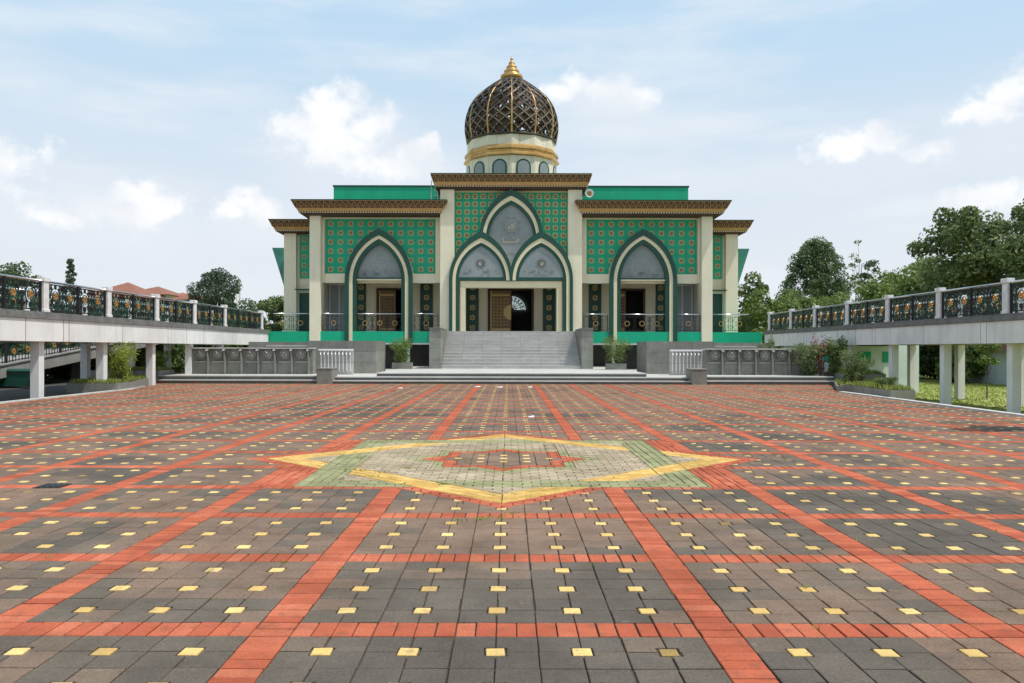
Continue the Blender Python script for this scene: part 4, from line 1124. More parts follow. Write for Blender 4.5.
# ------------------------------------------------------------------ elevated walkways
def panel_mesh(b, x, y0, y1, z0):
    """one wrought iron panel in the plane x: frame, scrollwork and two gilded flowers"""
    z1 = z0+.86; up = (1, 0, 0)
    for z in (z0, z1): b.box(x-.02, x+.02, y0, y1, z-.02, z+.02, 0)
    b.box(x-.035, x+.035, y0-.055, y0+.055, z0-.08, z1+.08, 0)
    w_ = (y1-y0)/2
    for i in range(2):
        c = y0+(i+.5)*w_; zc = z0+.47
        for k in range(8):
            t = k*pi/4; 
            b.prism([(c+.05*cos(t-.5), zc+.05*sin(t-.5)), (c+.09*cos(t-.28), zc+.09*sin(t-.28)), (c+.125*cos(t), zc+.125*sin(t)), (c+.09*cos(t+.28), zc+.09*sin(t+.28)), (c+.05*cos(t+.5), zc+.05*sin(t+.5))], x-.03, x+.03, 2, 'x')
        b.ring((x, c, zc), .18, .018, .03, 12, 1, 'yz')
        b.ring((x, c, zc), .29, .02, .025, 12, 0, 'yz')
        for (du, dv, r) in ((-.30, .26, .10), (.30, .26, .10), (-.30, -.30, .11), (.30, -.30, .11), (0, -.34, .10), (-.38, 0, .08), (.38, 0, .08), (0, .32, .06)):
            if abs(du) > w_/2-.06: du = math.copysign(w_/2-.08, du)
            b.ring((x, c+du, zc+dv), r, .02, .025, 8, random.choice((0, 1)), 'yz')
            b.ring((x, c+du, zc+dv), r*.5, .018, .025, 6, 0, 'yz')
        for k in (-1, 0, 1):
            b.box(x-.012, x+.012, c+k*w_*.25-.012, c+k*w_*.25+.012, z0, z0+.22, 1); b.box(x-.012, x+.012, c+k*w_*.25-.012, c+k*w_*.25+.012, z1-.16, z1, 1)
        b.box(x-.015, x+.015, c+w_/2-.015, c+w_/2+.015, z0, z1, 0)
        for a in (-1, 1):
            for e in (-1, 1): b.bar((x, c+a*.2, zc+e*.2), (x, c+a*w_*.48, zc+e*.40), .03, .025, up, 0)
            # iron leaves
            for e in (-1, 1):
                u, v = c+a*.27, zc+e*.13
                b.prism([(u-.05, v), (u, v-.035), (u+.06, v+.01*e), (u, v+.035)], x-.008, x+.008, 1, 'x')
ZD = 2.72
def walkway(s_, posts, lab, ybeg):
    xi = s_*15.15 if s_ < 0 else 16.15; xo = xi+s_*3.45; yend = 51.9
    wk = thing('elevated_walkway', (s_*16.9, (ybeg+yend)/2, -.1), lab, 'walkway', 'raised walkways either side of the plaza')
    b = MB(); b.box(xi+s_*.02, xo-s_*.02, ybeg, yend, 2.40, ZD-.004, 0); b.build('deck', 'concrete', wk)
    for x, sg in ((xi, s_), (xo, -s_)):
        b = MB(); b.box(x, x+sg*.3, ybeg, yend, 1.82, 2.545, 0)
        for y in [p+.9 for p in posts[:-1]]+[p+1.25 for p in posts[1::2]]+[p+3.0 for p in posts[2:-1:3]]: b.box(x-sg*.004, x, y, y+random.choice((.02, .035)), 1.82, 2.545, 1)
        b.build('edge_beam', ['white', 'seam'], wk)
        b = MB(); b.box(x-sg*.05, x+sg*.45, ybeg, yend, 2.55, 2.72, 0); b.box(x+sg*.0, x+sg*.38, ybeg, yend, 2.722, 2.78, 0); b.build('coping', 'grey', wk)
    p0 = None; c0 = None; pans = {}
    for x in (xi+s_*.16, xo-s_*.16):
        for i, y in enumerate(posts):
            if p0 is None:
                b = MB(); b.box(x-.10, x+.10, y-.15, y+.15, 2.785, 3.78, 0); b.box(x-.13, x+.13, y-.18, y+.18, 3.782, 3.94, 0); b.box(x-.125, x+.125, y-.175, y+.175, 2.783, 2.88, 0)
                p0 = b.build('post', 'post', wk, bevel=.012); px0, py0 = x, y
            else: place_copy(p0, x-px0, y-py0)
        for i in range(len(posts)-1):
            ya, yb_ = posts[i]+.17, posts[i+1]-.17; L = yb_-ya; key = round(L, 2)
            b = None
            if key not in pans:
                b = MB(); n = 2 if L < 5 else 3
                for k in range(n): panel_mesh(b, x, ya+.06+k*(L-.1)/n, ya+(k+1)*(L-.1)/n, 2.86)
                b.box(x-.035, x+.035, yb_-.06, yb_, 2.785, 3.8, 0)
                ob = b.build('railing_panel', ['iron', 'irong', 'goldflower'], wk)
                b = MB(); b.tube([(x, ya, 3.80), (x, yb_, 3.80)], .04, 8); hr = b.build('handrail', 'steel', wk); pans[key] = (ob, hr, x, ya)
            else:
                ob, hr, px_, py_ = pans[key]; place_copy(ob, x-px_, ya-py_); place_copy(hr, x-px_, ya-py_)
    for (x, ys) in ((xi+s_*.37, posts[:-1]), (xo-s_*.25, [p for p in posts[:-1] if (p > 34 if s_ < 0 else p < 40)])):
        for y in ys:
            if c0 is None:
                b = MB(); b.box(x-.15, x+.15, y-.15, y+.15, -.5, 1.83, 0); c0 = b.build('column', 'white', wk, bevel=.012); cx0, cy0 = x, y
            else: place_copy(c0, x-cx0, y-cy0)
    b = MB()
    for y in posts[:-1]: b.box(xi+s_*.62, xo-s_*.62, y-.16, y+.16, 1.95, 2.39, 0)
    b.build('cross_beams', 'concrete', wk)
    return wk
walkway(-1, [14.2, 18.5, 22.8, 27.1, 31.4, 35.7, 40.0, 44.3, 50.9], 'raised white walkway with black and gold railing along the left side of the plaza', 12)
walkway(1, [14.3, 18.5, 22.7, 26.9, 31.1, 35.3, 39.5, 43.7, 47.4, 51.3], 'raised white walkway with black and gold railing along the right side of the plaza', 11)

# ramp beyond the left walkway
rp = thing('ramp', (-22, 36, -.1), 'grey concrete ramp with black railing climbing behind the left raised walkway', 'ramp')
def rz(y): return .70+(y-33.5)*.098
b = MB()
P = [(20, rz(20)-.42), (54, rz(54)-.42), (54, rz(54)+.10), (20, rz(20)+.10)]
b.prism(P, -21.3, -21.0, 0, 'x'); P2 = [(20, rz(20)-.2), (54, rz(54)-.2), (54, rz(54)), (20, rz(20))]; b.prism(P2, -24, -21.3, 0, 'x')
b.prism([(20, rz(20)+.102), (54, rz(54)+.102), (54, rz(54)+.16), (20, rz(20)+.16)], -21.36, -20.95, 0, 'x')
b.build('ramp_slab', ['concrete', 'white'], rp)
for k in range(15):
    y = 22+k*2.1; b = MB()
    for j in range(9):
        yy = y+j*.23; b.box(-21.14, -21.11, yy-.012, yy+.012, rz(yy)+.1, rz(yy)+1.0, 0)
    b.box(-21.17, -21.08, y-.05, y+.05, rz(y)-.25, rz(y)+1.05, 0)
    for (zo, t) in ((.22, .03), (1.0, .05)): b.bar((-21.125, y, rz(y)+zo), (-21.125, y+2.1, rz(y+2.1)+zo), t, .04, (1, 0, 0), 0)
    for j in (0, 1):
        yc = y+.55+j*1.0; zc = rz(yc)+.6; b.ring((-21.12, yc, zc), .24, .04, .03, 10, 1, 'yz'); b.ring((-21.12, yc, zc), .10, .07, .04, 8, 2, 'yz')
    b.build('railing_panel', ['iron', 'irong', 'goldflower'], rp)
for y in (26, 32, 38, 44, 50):
    b = MB(); b.box(-23.2, -22.6, y-.3, y+.3, -.3, rz(y)-.2, 0); b.build('ramp_column', 'concrete', rp)

# ------------------------------------------------------------------ planters, plants
def planter(name, P, z0, z1, lab, m='stone'):
    t = thing(name, (sum(p[0] for p in P)/len(P), sum(p[1] for p in P)/len(P), z0), lab, 'planter', 'low stone planters beside the plaza')
    b = MB(); b.prism(P, z0, z1, 0, 'z'); b.build('box', m, t)
    c = (sum(p[0] for p in P)/len(P), sum(p[1] for p in P)/len(P))
    Q = [(c[0]+(p[0]-c[0])*.93, c[1]+(p[1]-c[1])*.96) for p in P]
    b = MB(); b.prism(Q, z1, z1+.015, 0, 'z'); b.build('soil', 'soil', t)
    b = MB()
    xs = [p[0] for p in Q]; ys = [p[1] for p in Q]; n = 0
    while n < 1400:
        x, y = random.uniform(min(xs), max(xs)), random.uniform(min(ys), max(ys)); n += 1
        ok = True
        for i in range(len(Q)):
            a, d = Q[i], Q[(i+1) % len(Q)]
            if ((d[0]-a[0])*(y-a[1])-(d[1]-a[1])*(x-a[0]))*(1 if area(Q) > 0 else -1) < 0: ok = False
        if not ok: continue
        h = random.uniform(.06, .2); a = random.random()*6.3; w_ = .035
        b.poly([(x-w_*cos(a), y-w_*sin(a), z1), (x+w_*cos(a), y+w_*sin(a), z1), (x+random.uniform(-.06, .06), y+random.uniform(-.06, .06), z1+h)], 0)
    b.build('grass_cover', 'grass', t)['kind'] = 'stuff'
    return t
planter('planter', [(-14.68, 30.9), (-14.9, 33.0), (-16.6, 33.0), (-16.6, 30.9)], -.1, .28, 'grey stone planter with grass under the second column of the left walkway')
planter('planter', [(-14.95, 33.1), (-15.95, 37.3), (-18, 37.3), (-17, 33.1)], -.1, .30, 'pale planter strip with low grass at the foot of the left steps')
planter('planter', [(-16.3, 38.4), (-16.3, 40.2), (-19.5, 40.2), (-19.5, 38.4)], .2, .56, 'short raised planter left of the ablution wall, under the left walkway', 'concrete')
planter('planter', [(12.67, 27.3), (13.5, 27.3), (14.0, 32.0), (13.05, 32.0)], -.5, .25, 'dark grey stone planter beside the white kerb under the right walkway')
planter('planter', [(12.80, 32.1), (14.6, 32.1), (17.0, 37.3), (14.75, 37.3)], -.5, .18, 'long planter strip with shrubs at the foot of the right steps')
planter('planter', [(15.3, 37.5), (17.2, 37.5), (17.2, 40), (15.3, 40)], -.3, .5, 'small square stone planter at the right end of the terrace steps')

def leaves(b, c, r, n, size, m=0, flat=.55, seed=None, shell=.55):
    """n leaf faces spread through an ellipsoid, denser towards its skin"""
    for _ in range(n):
        while True:
            x, y, z = (random.uniform(-1, 1) for _ in range(3)); d = x*x+y*y+z*z
            if d <= 1 and (d > shell*shell or random.random() < .3): break
        px, py, pz = c[0]+x*r[0], c[1]+y*r[1], c[2]+z*r[2]
        nx, ny, nz = x+random.gauss(0, .6), y+random.gauss(0, .6), abs(z)*.4+random.gauss(.45, .5)
        l = math.sqrt(nx*nx+ny*ny+nz*nz) or 1; nx /= l; ny /= l; nz /= l
        ux, uy, uz = -ny, nx, 0.0
        l = math.hypot(ux, uy)
        if l < .01: ux, uy, l = 1, 0, 1
        ux /= l; uy /= l
        vx, vy, vz = ny*uz-nz*uy, nz*ux-nx*uz, nx*uy-ny*ux
        a = random.random()*pi; ca, sa = cos(a), sin(a)
        e1 = (ux*ca+vx*sa, uy*ca+vy*sa, uz*ca+vz*sa); e2 = (-ux*sa+vx*ca, -uy*sa+vy*ca, -uz*sa+vz*ca)
        s_ = size*random.uniform(.6, 1.3); t_ = s_*flat
        b.poly([(px-e1[0]*s_, py-e1[1]*s_, pz-e1[2]*s_), (px+e2[0]*t_, py+e2[1]*t_, pz+e2[2]*t_), (px+e1[0]*s_, py+e1[1]*s_, pz+e1[2]*s_), (px-e2[0]*t_, py-e2[1]*t_, pz-e2[2]*t_)], m)
def tree(name, x, y, h, cr, lab, leaf='leafA', crown=(.35, 1.0), clumps=26, n=170, size=.17, csize=.30, trunk=.16, bark='bark', cat='tree', group='trees behind the plaza', z0=-.58, shape='round', seed=1, squash=1.0):
    st_ = random.getstate(); random.seed(seed)
    t = thing(name, (x, y, z0), lab, cat, group)
    zc0, zc1 = z0+h*crown[0], z0+h*crown[1]; zc = (zc0+zc1)/2; hh = (zc1-zc0)/2
    cs = []
    for k in range(clumps):
        while True:
            a, b_, c = random.uniform(-1, 1), random.uniform(-1, 1), random.uniform(-1, 1)
            d = a*a+b_*b_+c*c
            if .12 < d < 1: break
        if shape == 'cone': w_ = max(.05, (1-c)/2)*1.15; rr = .85
        elif shape == 'dome': w_ = 1.0 if c < -.2 else math.sqrt(max(.02, 1-((c+.2)/1.2)**2)); rr = .88
        elif shape == 'up': w_ = .75+.25*c; rr = .9
        else: w_ = 1.0; rr = .82
        if shape in ('cone', 'dome'):
            c = 1-2*(k+.5)/clumps; w_ = (1-c)/2*1.1+.03 if shape == 'cone' else (1.0 if c < -.25 else math.sqrt(max(.01, 1-((c+.25)/1.27)**2)))
            ga = k*2.39996+random.uniform(-.3, .3); ra = w_*random.choice((random.uniform(.3, .8), random.uniform(.85, 1.0))); a, b_ = cos(ga)*ra, sin(ga)*ra
        cs.append((x+a*cr*rr*(w_ if shape in ('up',) else 1), y+b_*cr*rr, zc+c*hh*(.93 if shape in ('cone', 'dome') else rr), cr*csize*random.uniform(.65, 1.25)*((.45+.75*w_) if shape == 'cone' else 1)))
    b = MB(); th = zc0+(zc1-zc0)*.55
    lean = random.uniform(-.03, .03)*h
    tp = [(x+lean*f*f+random.gauss(0, .02)*h*.1, y, z0+(th-z0)*f) for f in (0, .25, .5, .75, 1)]
    b.tube(tp, [trunk*1.3, trunk, trunk*.85, trunk*.65, trunk*.35], 8)
    for c in cs[:14]:
        f = random.uniform(.45, .95); p0 = (x+lean*f*f, y, z0+(th-z0)*f)
        if p0[2] > c[2]: p0 = (x, y, z0+(th-z0)*.45)
        mid = ((p0[0]+c[0])/2, (p0[1]+c[1])/2, (p0[2]+c[2])/2-.05*h*.3)
        b.tube([p0, mid, c[:3]], [trunk*.42, trunk*.28, trunk*.1], 6)
    b.build('trunk', bark, t)
    b = MB()
    for c in cs: leaves(b, c[:3], (c[3], c[3], c[3]*.8*squash), n, size)
    b.build('crown', leaf, t)
    random.setstate(st_); return t
def at(px_, Y):       # world X of an image column at depth Y
    return (px_-508.5)/F*Y
# right hand trees
tree('large_leaved_tree', at(992, 58), 58, 14.6, 6.2, 'largest spreading dark green tree with reddish leaf tips behind the right walkway', 'leafD', (.15, 1), 95, 250, .17, .19, .3, seed=3)
tree('large_leaved_tree', at(1075, 50), 50, 13.2, 4.9, 'dark green tree cut off by the right edge of the photo', 'leafD', (.12, 1), 66, 240, .17, .21, .28, seed=5)
tree('leafy_tree', at(915, 66), 66, 9.6, 4.8, 'mid green bushy tree filling in left of the largest tree', 'leafC', (.2, 1), 44, 170, .19, .28, .18, seed=8)
tree('leafy_tree', at(948, 62), 62, 8.6, 3.6, 'dark bushy tree low in front of the largest tree on the right', 'leafA', (.15, 1), 36, 190, .18, .3, .18, seed=9)
tree('round_tree', at(815, 92), 92, 14.6, 3.9, 'dense dome shaped dark green tree standing alone right of the mosque', 'leafB', (.15, 1), 150, 230, .12, .22, .24, shape='dome', seed=11)
tree('leafy_tree', at(762, 74), 74, 9.8, 3.0, 'loose leafed tree immediately right of the mosque side awning', 'leafA', (.12, .97), 40, 170, .17, .28, .14, seed=13)
tree('tall_thin_tree', at(860, 84), 84, 14.4, 1.3, 'tall thin sparse tree poking above the others on the right', 'leafA', (.45, 1), 16, 26, .15, .32, .08, 'barkl', seed=17)
tree('tall_thin_tree', at(872, 80), 80, 12.4, 1.2, 'shorter of the two thin sparse trees, left of the bushy mass', 'leafE', (.4, 1), 14, 40, .15, .36, .07, 'barkl', seed=18)
tree('feathery_tree', at(842, 72), 72, 7.6, 3.6, 'light yellow green feathery bush in front of the dome shaped tree', 'leafC', (.15, 1), 44, 240, .09, .28, .1, seed=21)
tree('leafy_tree', at(796, 68), 68, 7.0, 3.0, 'small fresh green tree low between the dome shaped tree and the mosque', 'leafC', (.2, 1), 32, 150, .17, .3, .1, seed=22)
tree('leafy_tree', at(880, 60), 60, 7.6, 3.0, 'bushy tree low between the thin trees and the largest tree, nearest the walkway', 'leafC', (.1, 1), 44, 190, .15, .27, .12, seed=25)
tree('leafy_tree', at(772, 64), 64, 7.4, 2.6, 'light green tree touching the right side of the mosque', 'leafC', (.1, 1), 40, 190, .14, .28, .12, seed=26)
tree('leafy_tree', at(930, 74), 74, 11.2, 4.4, 'tall green tree behind the gap left of the largest tree', 'leafA', (.15, 1), 50, 190, .18, .26, .16, seed=27)
tree('leafy_tree', at(835, 96), 96, 11.4, 4.6, 'broad green tree directly right of the dome shaped tree, further back', 'leafB', (.15, 1), 60, 190, .15, .24, .16, seed=28)
tree('leafy_tree', at(788, 82), 82, 8.6, 3.4, 'dark leafed tree filling the gap below left of the dome shaped tree', 'leafA', (.15, 1), 40, 170, .16, .28, .14, seed=24)
tree('leafy_tree', at(890, 90), 90, 12.0, 4.2, 'thin greyish tree behind the bushy mass on the right', 'leafE', (.3, 1), 26, 90, .17, .28, .12, seed=23)
# left hand trees
tree('round_tree', at(14, 70), 70, 9.8, 2.9, 'rounded green tree at the far left edge above the walkway railing', 'leafB', (.25, 1), 46, 200, .14, .27, .18, seed=31, group='trees behind the left walkway')
tree('conifer', at(70, 130), 130, 16.6, 3.0, 'slim dark conifer rising above the left walkway railing', 'leafE', (.2, 1), 46, 130, .15, .26, .14, shape='cone', seed=33, group='trees behind the left walkway')
tree('large_tree', at(216, 95), 95, 11.2, 3.6, 'dark conical tree right of the red roofed houses', 'leafE', (.15, 1), 80, 200, .15, .25, .22, shape='dome', seed=35, group='trees behind the left walkway')
tree('leafy_tree', at(246, 86), 86, 7.6, 2.6, 'low green tree between the dark conical tree and the mosque', 'leafB', (.15, 1), 36, 170, .14, .3, .14, seed=37, group='trees behind the left walkway')
tree('leafy_tree', at(276, 72), 72, 7.4, 2.2, 'green tree touching the left side of the mosque', 'leafA', (.12, 1), 36, 170, .15, .3, .14, seed=39, group='trees behind the left walkway')
for i, (px_, Y, h, cr, lf, lab) in enumerate([
    (20, 52, 5.4, 2.6, 'leafA', 'dark bush seen through the left walkway railing at the photo edge'),
    (78, 60, 5.6, 2.8, 'leafB', 'dark bush below the slim conifer, seen through the railing'),
    (128, 64, 4.8, 2.6, 'leafA', 'dark bush in front of the larger red roofed house'),
    (176, 70, 5.0, 2.8, 'leafA', 'dark bush in front of the smaller red roofed house'),
    (212, 66, 4.6, 2.4, 'leafC', 'fresh green bush in front of the dark conical tree'),
    (60, 46, 2.6, 1.8, 'leafA', 'low dark bush visible under the left walkway deck'),
    (110, 50, 3.0, 2.0, 'leafA', 'low shrub under the left walkway between its columns')]):
    tree('bush', at(px_, Y), Y, h, cr, lab, lf, (.05, 1), 26, 170, .17, .34, .1, seed=50+i, cat='bush', group='bushes behind the left walkway')
for i, (px_, Y, h, cr, lf, lab) in enumerate([
    (-10, 40, 4.3, 2.6, 'leafB', 'dark bush furthest left behind the ramp railing'),
    (45, 44, 4.4, 2.7, 'leafA', 'dark bush behind the ramp railing beside the first walkway column'),
    (95, 49, 4.5, 2.6, 'leafB', 'dark bush behind the ramp railing below the tallest red roof'),
    (148, 54, 4.4, 2.6, 'leafA', 'dark bush behind the left walkway below the bright red roof'),
    (190, 58, 4.4, 2.5, 'leafB', 'dark bush behind the left walkway below the dark conical tree'),
    (236, 62, 4.6, 2.5, 'leafA', 'dark bush behind the far end of the left walkway')]):
    tree('bush', at(px_, Y), Y, h, cr, lab, lf, (.02, 1), 34, 170, .16, .34, .1, seed=120+i, cat='bush', group='bushes behind the left walkway')
for i, (px_, Y, h, cr, lf, lab) in enumerate([
    (935, 62, 3.6, 2.6, 'leafA', 'dark shrub under the right walkway left of the paired columns'),
    (985, 58, 3.9, 2.8, 'leafA', 'dark shrub behind the lawn between the columns on the right'),
    (1030, 56, 3.4, 2.4, 'leafA', 'dark shrub at the right photo edge beside the blue grey house'),
    (900, 64, 3.8, 2.8, 'leafC', 'green shrub behind the small white building on the right'),
    (960, 54, 2.4, 1.7, 'leafA', 'low dark hedge clump at the back of the lawn'),
    (780, 60, 4.0, 2.6, 'leafA', 'dark bush behind the right walkway next to the mosque'),
    (830, 62, 4.2, 2.8, 'leafA', 'dark bush seen through the middle of the right railing'),
    (875, 58, 4.2, 2.6, 'leafA', 'dark bush seen through the right railing nearer the camera')]):
    tree('bush', at(px_, Y), Y, h, cr, lab, lf, (.02, 1), 28, 170, .17, .34, .1, seed=70+i, cat='bush', group='bushes behind the right walkway')
tree('sapling', at(987, 36), 36, 3.0, .55, 'slender young tree standing on the sunny lawn', 'leafC', (.35, 1), 12, 60, .09, .5, .03, seed=90, cat='sapling', group=None)
# small shrubs close to the buildings
def shrub(name, x, y, z0, h, r, lab, leaf, n, size, seed, stems=8, spread=1.0, cat='shrub', flat=.3, group=None, parent_pot=None):
    st_ = random.getstate(); random.seed(seed)
    t = thing(name, (x, y, z0), lab, cat, group)
    b = MB(); tips = []
    for k in range(stems):
        a = 2*pi*k/stems+random.uniform(-.3, .3); q = r*random.uniform(.3, .9)*spread; hh = h*random.uniform(.6, .98)
        tp = (x+q*cos(a), y+q*sin(a), z0+hh); tips.append(tp)
        b.tube([(x+.05*cos(a), y+.05*sin(a), z0), (x+q*.4*cos(a), y+q*.4*sin(a), z0+hh*.5), tp], [.02, .015, .006], 5)
    b.build('stems', 'bark', t)
    b = MB()
    for tp in tips:
        leaves(b, tp, (r*.42, r*.42, h*.22), n//(stems*2), size, 0, flat)
        mid = ((tp[0]+x)/2, (tp[1]+y)/2, z0+(tp[2]-z0)*random.choice((.25, .45, .6))); leaves(b, mid, (r*.42, r*.42, h*.25), n//(stems*2), size, 0, flat)
    b.build('foliage', leaf, t)
    if parent_pot:
        w_, d_, hp = parent_pot; b = MB(); b.box(x-w_/2, x+w_/2, y-d_/2, y+d_/2, z0-hp, z0-.03, 0); b.box(x-w_/2+.05, x+w_/2-.05, y-d_/2+.05, y+d_/2-.05, z0-.06, z0-.02, 1)
        b.build('pot', ['stone', 'soil'], t)
    random.setstate(st_); return t
shrub('potted_shrub', -5.95, 46.2, .86, 1.2, .72, 'rounded pale green shrub in a stone trough left of the staircase', 'leafC', 2600, .06, 101, 12, parent_pot=(1.1, .6, .38))
shrub('potted_shrub', 5.95, 45.6, .84, 1.4, .85, 'loose bright green bamboo like shrub in a stone trough right of the staircase', 'leafC', 2400, .07, 102, 12, flat=.16, parent_pot=(1.1, .6, .36))
shrub('yellow_shrub', -15.25, 32.3, .28, 1.5, .75, 'yellow green feathery shrub in the stone planter under the left walkway', 'leafY', 2600, .09, 103, 12, flat=.14)
shrub('yellow_shrub', -18.4, 43.5, -.1, 1.5, .5, 'small yellow flowering shrub beyond the left walkway columns', 'leafY', 900, .08, 104, 8)
shrub('variegated_shrub', 14.35, 39.3, .36, 1.35, .8, 'pale variegated shrub at the left of the right hand planting strip', 'leafW', 3000, .075, 105, 14)
shrub('red_leaved_shrub', 14.75, 38.9, .36, 1.85, .4, 'dark shrub with red leaves beside the pale variegated one', 'leafR', 420, .08, 106, 9)
shrub('dark_shrub', 15.35, 38.7, .48, 1.5, .5, 'tall dark purple green shrub right of the red leaved one', 'leafA', 2400, .08, 107, 12)
shrub('dark_shrub', 14.6, 34.2, .22, .95, .5, 'low dark shrub in the middle of the right planting strip', 'leafA', 1200, .06, 108, 9)
shrub('spiky_plant', 13.75, 33.0, .18, 1.25, .45, 'spiky dark cordyline standing against the white wall on the right', 'leafA', 420, .16, 109, 10, flat=.12)
shrub('low_plant', 13.25, 29.0, .25, .35, .5, 'low green ground plant in the dark planter by the white kerb', 'leafA', 900, .06, 110, 9)
shrub('terrace_plant', 13.3, 42.2, .3, 1.75, .45, 'small green plant peeping over the right ablution wall', 'leafW', 900, .08, 111, 7)
tree('shadow_caster_tree', 11.25, 16.1, 3.7, .8, 'slender young tree added out of view past the right edge to cast a shadow', 'leafC', (.62, 1), 16, 90, .10, .42, .035, z0=0, seed=112, cat='tree', group=None)  # unseen tree added so its crown throws a shadow onto the paving

# ------------------------------------------------------------------ buildings around
hb = thing('small_white_building', (18.5, 45, -.36), 'small white building with green windows under the right walkway', 'building')
b = MB(); b.box(16.7, 19.58, 41.8, 50, -.58, 1.79, 0); b.box(19.62, 20.85, 41.8, 50, -.58, 2.3, 0); b.build('wall', 'mintw', hb)
for y in (42.6, 45.2):
    b = MB(); b.box(16.66, 16.7, y, y+1.2, .95, 1.5, 0); b.build('window', 'green', hb)
for xw in (17.4, 19.0):
    if xw > 18: b = MB(); b.box(xw, xw+.55, 41.76, 41.8, .95, 1.5, 0); b.build('window', 'green', hb); continue
    b = MB(); b.box(xw, xw+1.0, 41.76, 41.8, .95, 1.5, 0); b.build('window', 'green', hb)
def house(x, y, w_, d_, hw_, hr, lab, wall='housew', roof='rooft', z0=-.58, ang=0, windows=2, name='house', grp='houses behind the plaza'):
    t = thing(name, (x, y, z0), lab, 'house', grp)
    b = MB(); b.box(x-w_/2, x+w_/2, y-d_/2, y+d_/2, z0, z0+hw_, 0); b.build('wall', wall, t)
    b = MB(); e = .7; zt_ = z0+hw_
    A = [(x-w_/2-e, y-d_/2-e, zt_-.15), (x+w_/2+e, y-d_/2-e, zt_-.15), (x+w_/2+e, y+d_/2+e, zt_-.15), (x-w_/2-e, y+d_/2+e, zt_-.15)]
    q = min(w_, d_)/2; r0, r1 = (x-w_/2+q, y, zt_+hr), (x+w_/2-q, y, zt_+hr)
    b.poly([A[0], A[1], r1, r0]); b.poly([A[1], A[2], r1]); b.poly([A[2], A[3], r0, r1]); b.poly([A[3], A[0], r0]); b.poly(A[::-1])
    b.build('roof', roof, t)
    for k in range(windows):
        xx = x-w_/2+w_*(k+.5)/windows; b = MB(); b.box(xx-.5, xx+.5, y-d_/2-.04, y-d_/2, z0+hw_-1.9, z0+hw_-.8, 0); wn = b.build('window', 'white2', t)
        b = MB(); b.box(xx-.42, xx+.42, y-d_/2-.05, y-d_/2-.041, z0+hw_-1.82, z0+hw_-.88, 0); b.build('pane', 'glass', wn)
    return t
house(at(128, 105), 105, 7.0, 9, 8.5, 2.1, 'house with the tallest brown red hipped roof behind the left walkway')
house(at(158, 112), 112, 5.0, 7, 9.4, 1.2, 'brown roofed house adjoining the tallest roofed house on its right')
house(at(183, 118), 118, 5.4, 7, 8.9, 1.3, 'house with bright red roof left of the dark conical tree', roof='roofr')
house(at(193, 100), 100, 2.4, 4, 8.1, .9, 'small dark red roof beside the bright red roofed house', roof='rooft')
house(at(1035, 52), 52, 4.6, 8, 2.3, 1.2, 'blue grey house with pinkish roof at the right edge behind the lawn', wall='bluew', roof='rooft', windows=1)
house(at(826, 72), 72, 3.8, 5, 3.8, 1.0, 'red roofed hut just visible through the right railing', roof='roofr', windows=1)
# mast, bins
mt = thing('radio_mast', (at(238.5, 240), 240, -.36), 'thin pale red and white radio mast far behind the left trees', 'mast')
x = at(238.5, 240); b = MB()
for (dx, dy) in ((-.5, -.3), (.5, -.3), (0, .5)): b.tube([(x+dx*1.3, 240+dy*1.3, -.36), (x+dx, 240+dy, 21.8)], .1, 5)
for k in range(14):
    z = 2+k*1.4; b.bar((x-.55, 239.7, z), (x+.55, 239.7, z+1.4), .12, .1, (0, 1, 0), k % 2); b.bar((x+.55, 239.7, z), (x-.55, 239.7, z+1.4), .12, .1, (0, 1, 0), k % 2)
b.build('lattice', ['white2', 'red'], mt)
for i, (x, y, lab) in enumerate(((-22.3, 34.6, 'dark green waste container nearest the left photo edge under the ramp'), (-20.7, 34.9, 'dark green waste container beside the first walkway column'))):
    t = thing('waste_container', (x, y, -.09), lab, 'waste container', 'green waste containers under the ramp')
    b = MB(); b.prism([(x-.62, -.02), (x+.62, -.02), (x+.68, .62), (x-.68, .62)], y-.45, y+.45, 0, 'y'); b.build('body', 'bin', t, bevel=.02)
    b = MB(); b.prism([(y-.5, .63), (y+.5, .63), (y+.42, .72), (y-.42, .72)], x-.7, x+.7, 0, 'x'); b.build('lid', 'bin', t, bevel=.01)

# ------------------------------------------------------------------ small stuff on the ground
b = MB()
for _ in range(42000):
    x = random.uniform(13.3, 46); y = random.uniform(18, 56)
    if 16.6 < x < 21 and y > 41.7: continue
    h = random.uniform(.03, .10); a = random.random()*6.3; w_ = .035
    b.poly([(x-w_*cos(a), y-w_*sin(a), -.58), (x+w_*cos(a), y+w_*sin(a), -.58), (x+random.uniform(-.08, .08), y+random.uniform(-.08, .08), -.58+h)], 0)
b.build('lawn_grass', 'grass', label='sunny yellow green grass under and beyond the right walkway', cat='grass', kind='stuff')
b = MB()
def tuft(x, y, r=.05, n=14):
    for _ in range(n):
        a = random.random()*6.3; q = random.random()*r; xx, yy = x+q*cos(a)*2, y+q*sin(a); h = random.uniform(.008, .03); w_ = .004
        b.poly([(xx-w_*2, yy, -.004), (xx+w_*2, yy, -.004), (xx+random.uniform(-.02, .02), yy+random.uniform(-.02, .02), h)], 0)
def gpt(px_, py_):
    yy = py_-349+.0066*(512-px_); Y = F*1.6/yy; return ((px_-508.5)/F*Y, Y)
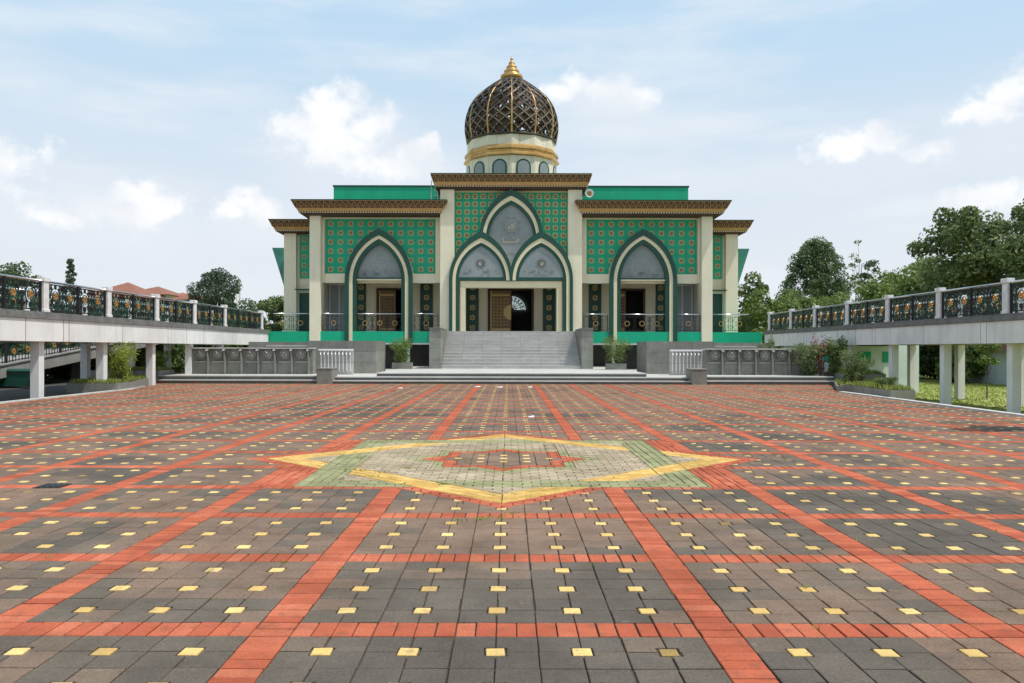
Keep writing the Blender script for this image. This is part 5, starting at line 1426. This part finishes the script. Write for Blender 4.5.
for (px_, py_, r, n) in ((347,469,.06,20),(361,470,.05,14),(371,476,.06,20),(383,472,.05,12),(410,468,.05,12),(438,478,.04,10),(470,470,.04,12),(466,462,.05,14),(408,468,.04,10),(480,520,.10,26),(498,518,.10,30),(512,514,.07,16),(359,458,.04,10),(345,471,.04,10),(505,469,.05,14),(442,484,.06,16),(405,483,.05,12),(433,437,.05,12),(520,452,.04,9),(560,470,.04,9),(458,520,.05,12)): 
    x, y = gpt(px_, py_); tuft(x, y, r, n)
for _ in range(130):
    y = random.uniform(2.5, 30); x = random.uniform(-y*.62, y*.62)
    k = round((x-XC0)/(Mo/2)); tuft(XC0+k*Mo/2, y, .012, 3)
for x in [random.uniform(-16, 14.9) for _ in range(60)]: tuft(x, 37.38, .12, 10)
for (px_, w_) in ((432, 1.1), (536, .35), (433, .8)):
    x = at(px_, 37.3)
    for _ in range(14): tuft(x+random.uniform(-w_, w_), 37.3+random.uniform(-.05, .03), .12, 16)
b.build('paving_weeds', 'grass', label='tiny green weeds sprouting in the joints between the paving stones', cat='weeds', kind='stuff')
for i, (px_, py_, w_, lab) in enumerate(((477, 387, .30, 'crumpled white paper scrap nearest the middle of the steps'), (400, 388, .22, 'white paper scrap left of the middle on the far paving'), (499, 387.5, .32, 'long white paper scrap right of the crumpled one'), (530, 387.5, .2, 'small white scrap by the right orange band at the steps'), (531, 417.6, .16, 'pale blue white scrap on the dark paving behind the star'))):
    x, y = gpt(px_, py_); b = MB()
    b.poly([(x-w_/2, y-.05, .012), (x+w_/2*.9, y-.09, .016), (x+w_/2, y+.07, .045), (x-w_/3, y+.08, .02)], 0); b.poly([(x-w_/2, y-.05, .012), (x-w_/3, y+.08, .02), (x, y+.03, .06)], 0)
    b.build('paper_scrap', 'litter', label=lab, cat='litter', group='paper scraps on the paving')
x, y = gpt(53, 484); b = MB(); b.box(x-.15, x+.15, y-.15, y+.15, -.01, .008, 0)
for k in range(4): b.box(x-.12+k*.07, x-.085+k*.07, y-.12, y+.12, .008, .014, 0)
b.build('drain_cover', 'iron', label='small dark drain cover set in the paving at the left', cat='drain cover')

# ------------------------------------------------------------------ render settings
scn.render.engine = 'CYCLES'; scn.cycles.samples = 96; scn.cycles.use_denoising = True
scn.cycles.max_bounces = 6; scn.cycles.sample_clamp_indirect = 6
scn.view_settings.view_transform = 'Standard'; scn.view_settings.look = 'None'; scn.view_settings.exposure = .14; scn.view_settings.gamma = 1
scn.render.resolution_x = 1024; scn.render.resolution_y = 683
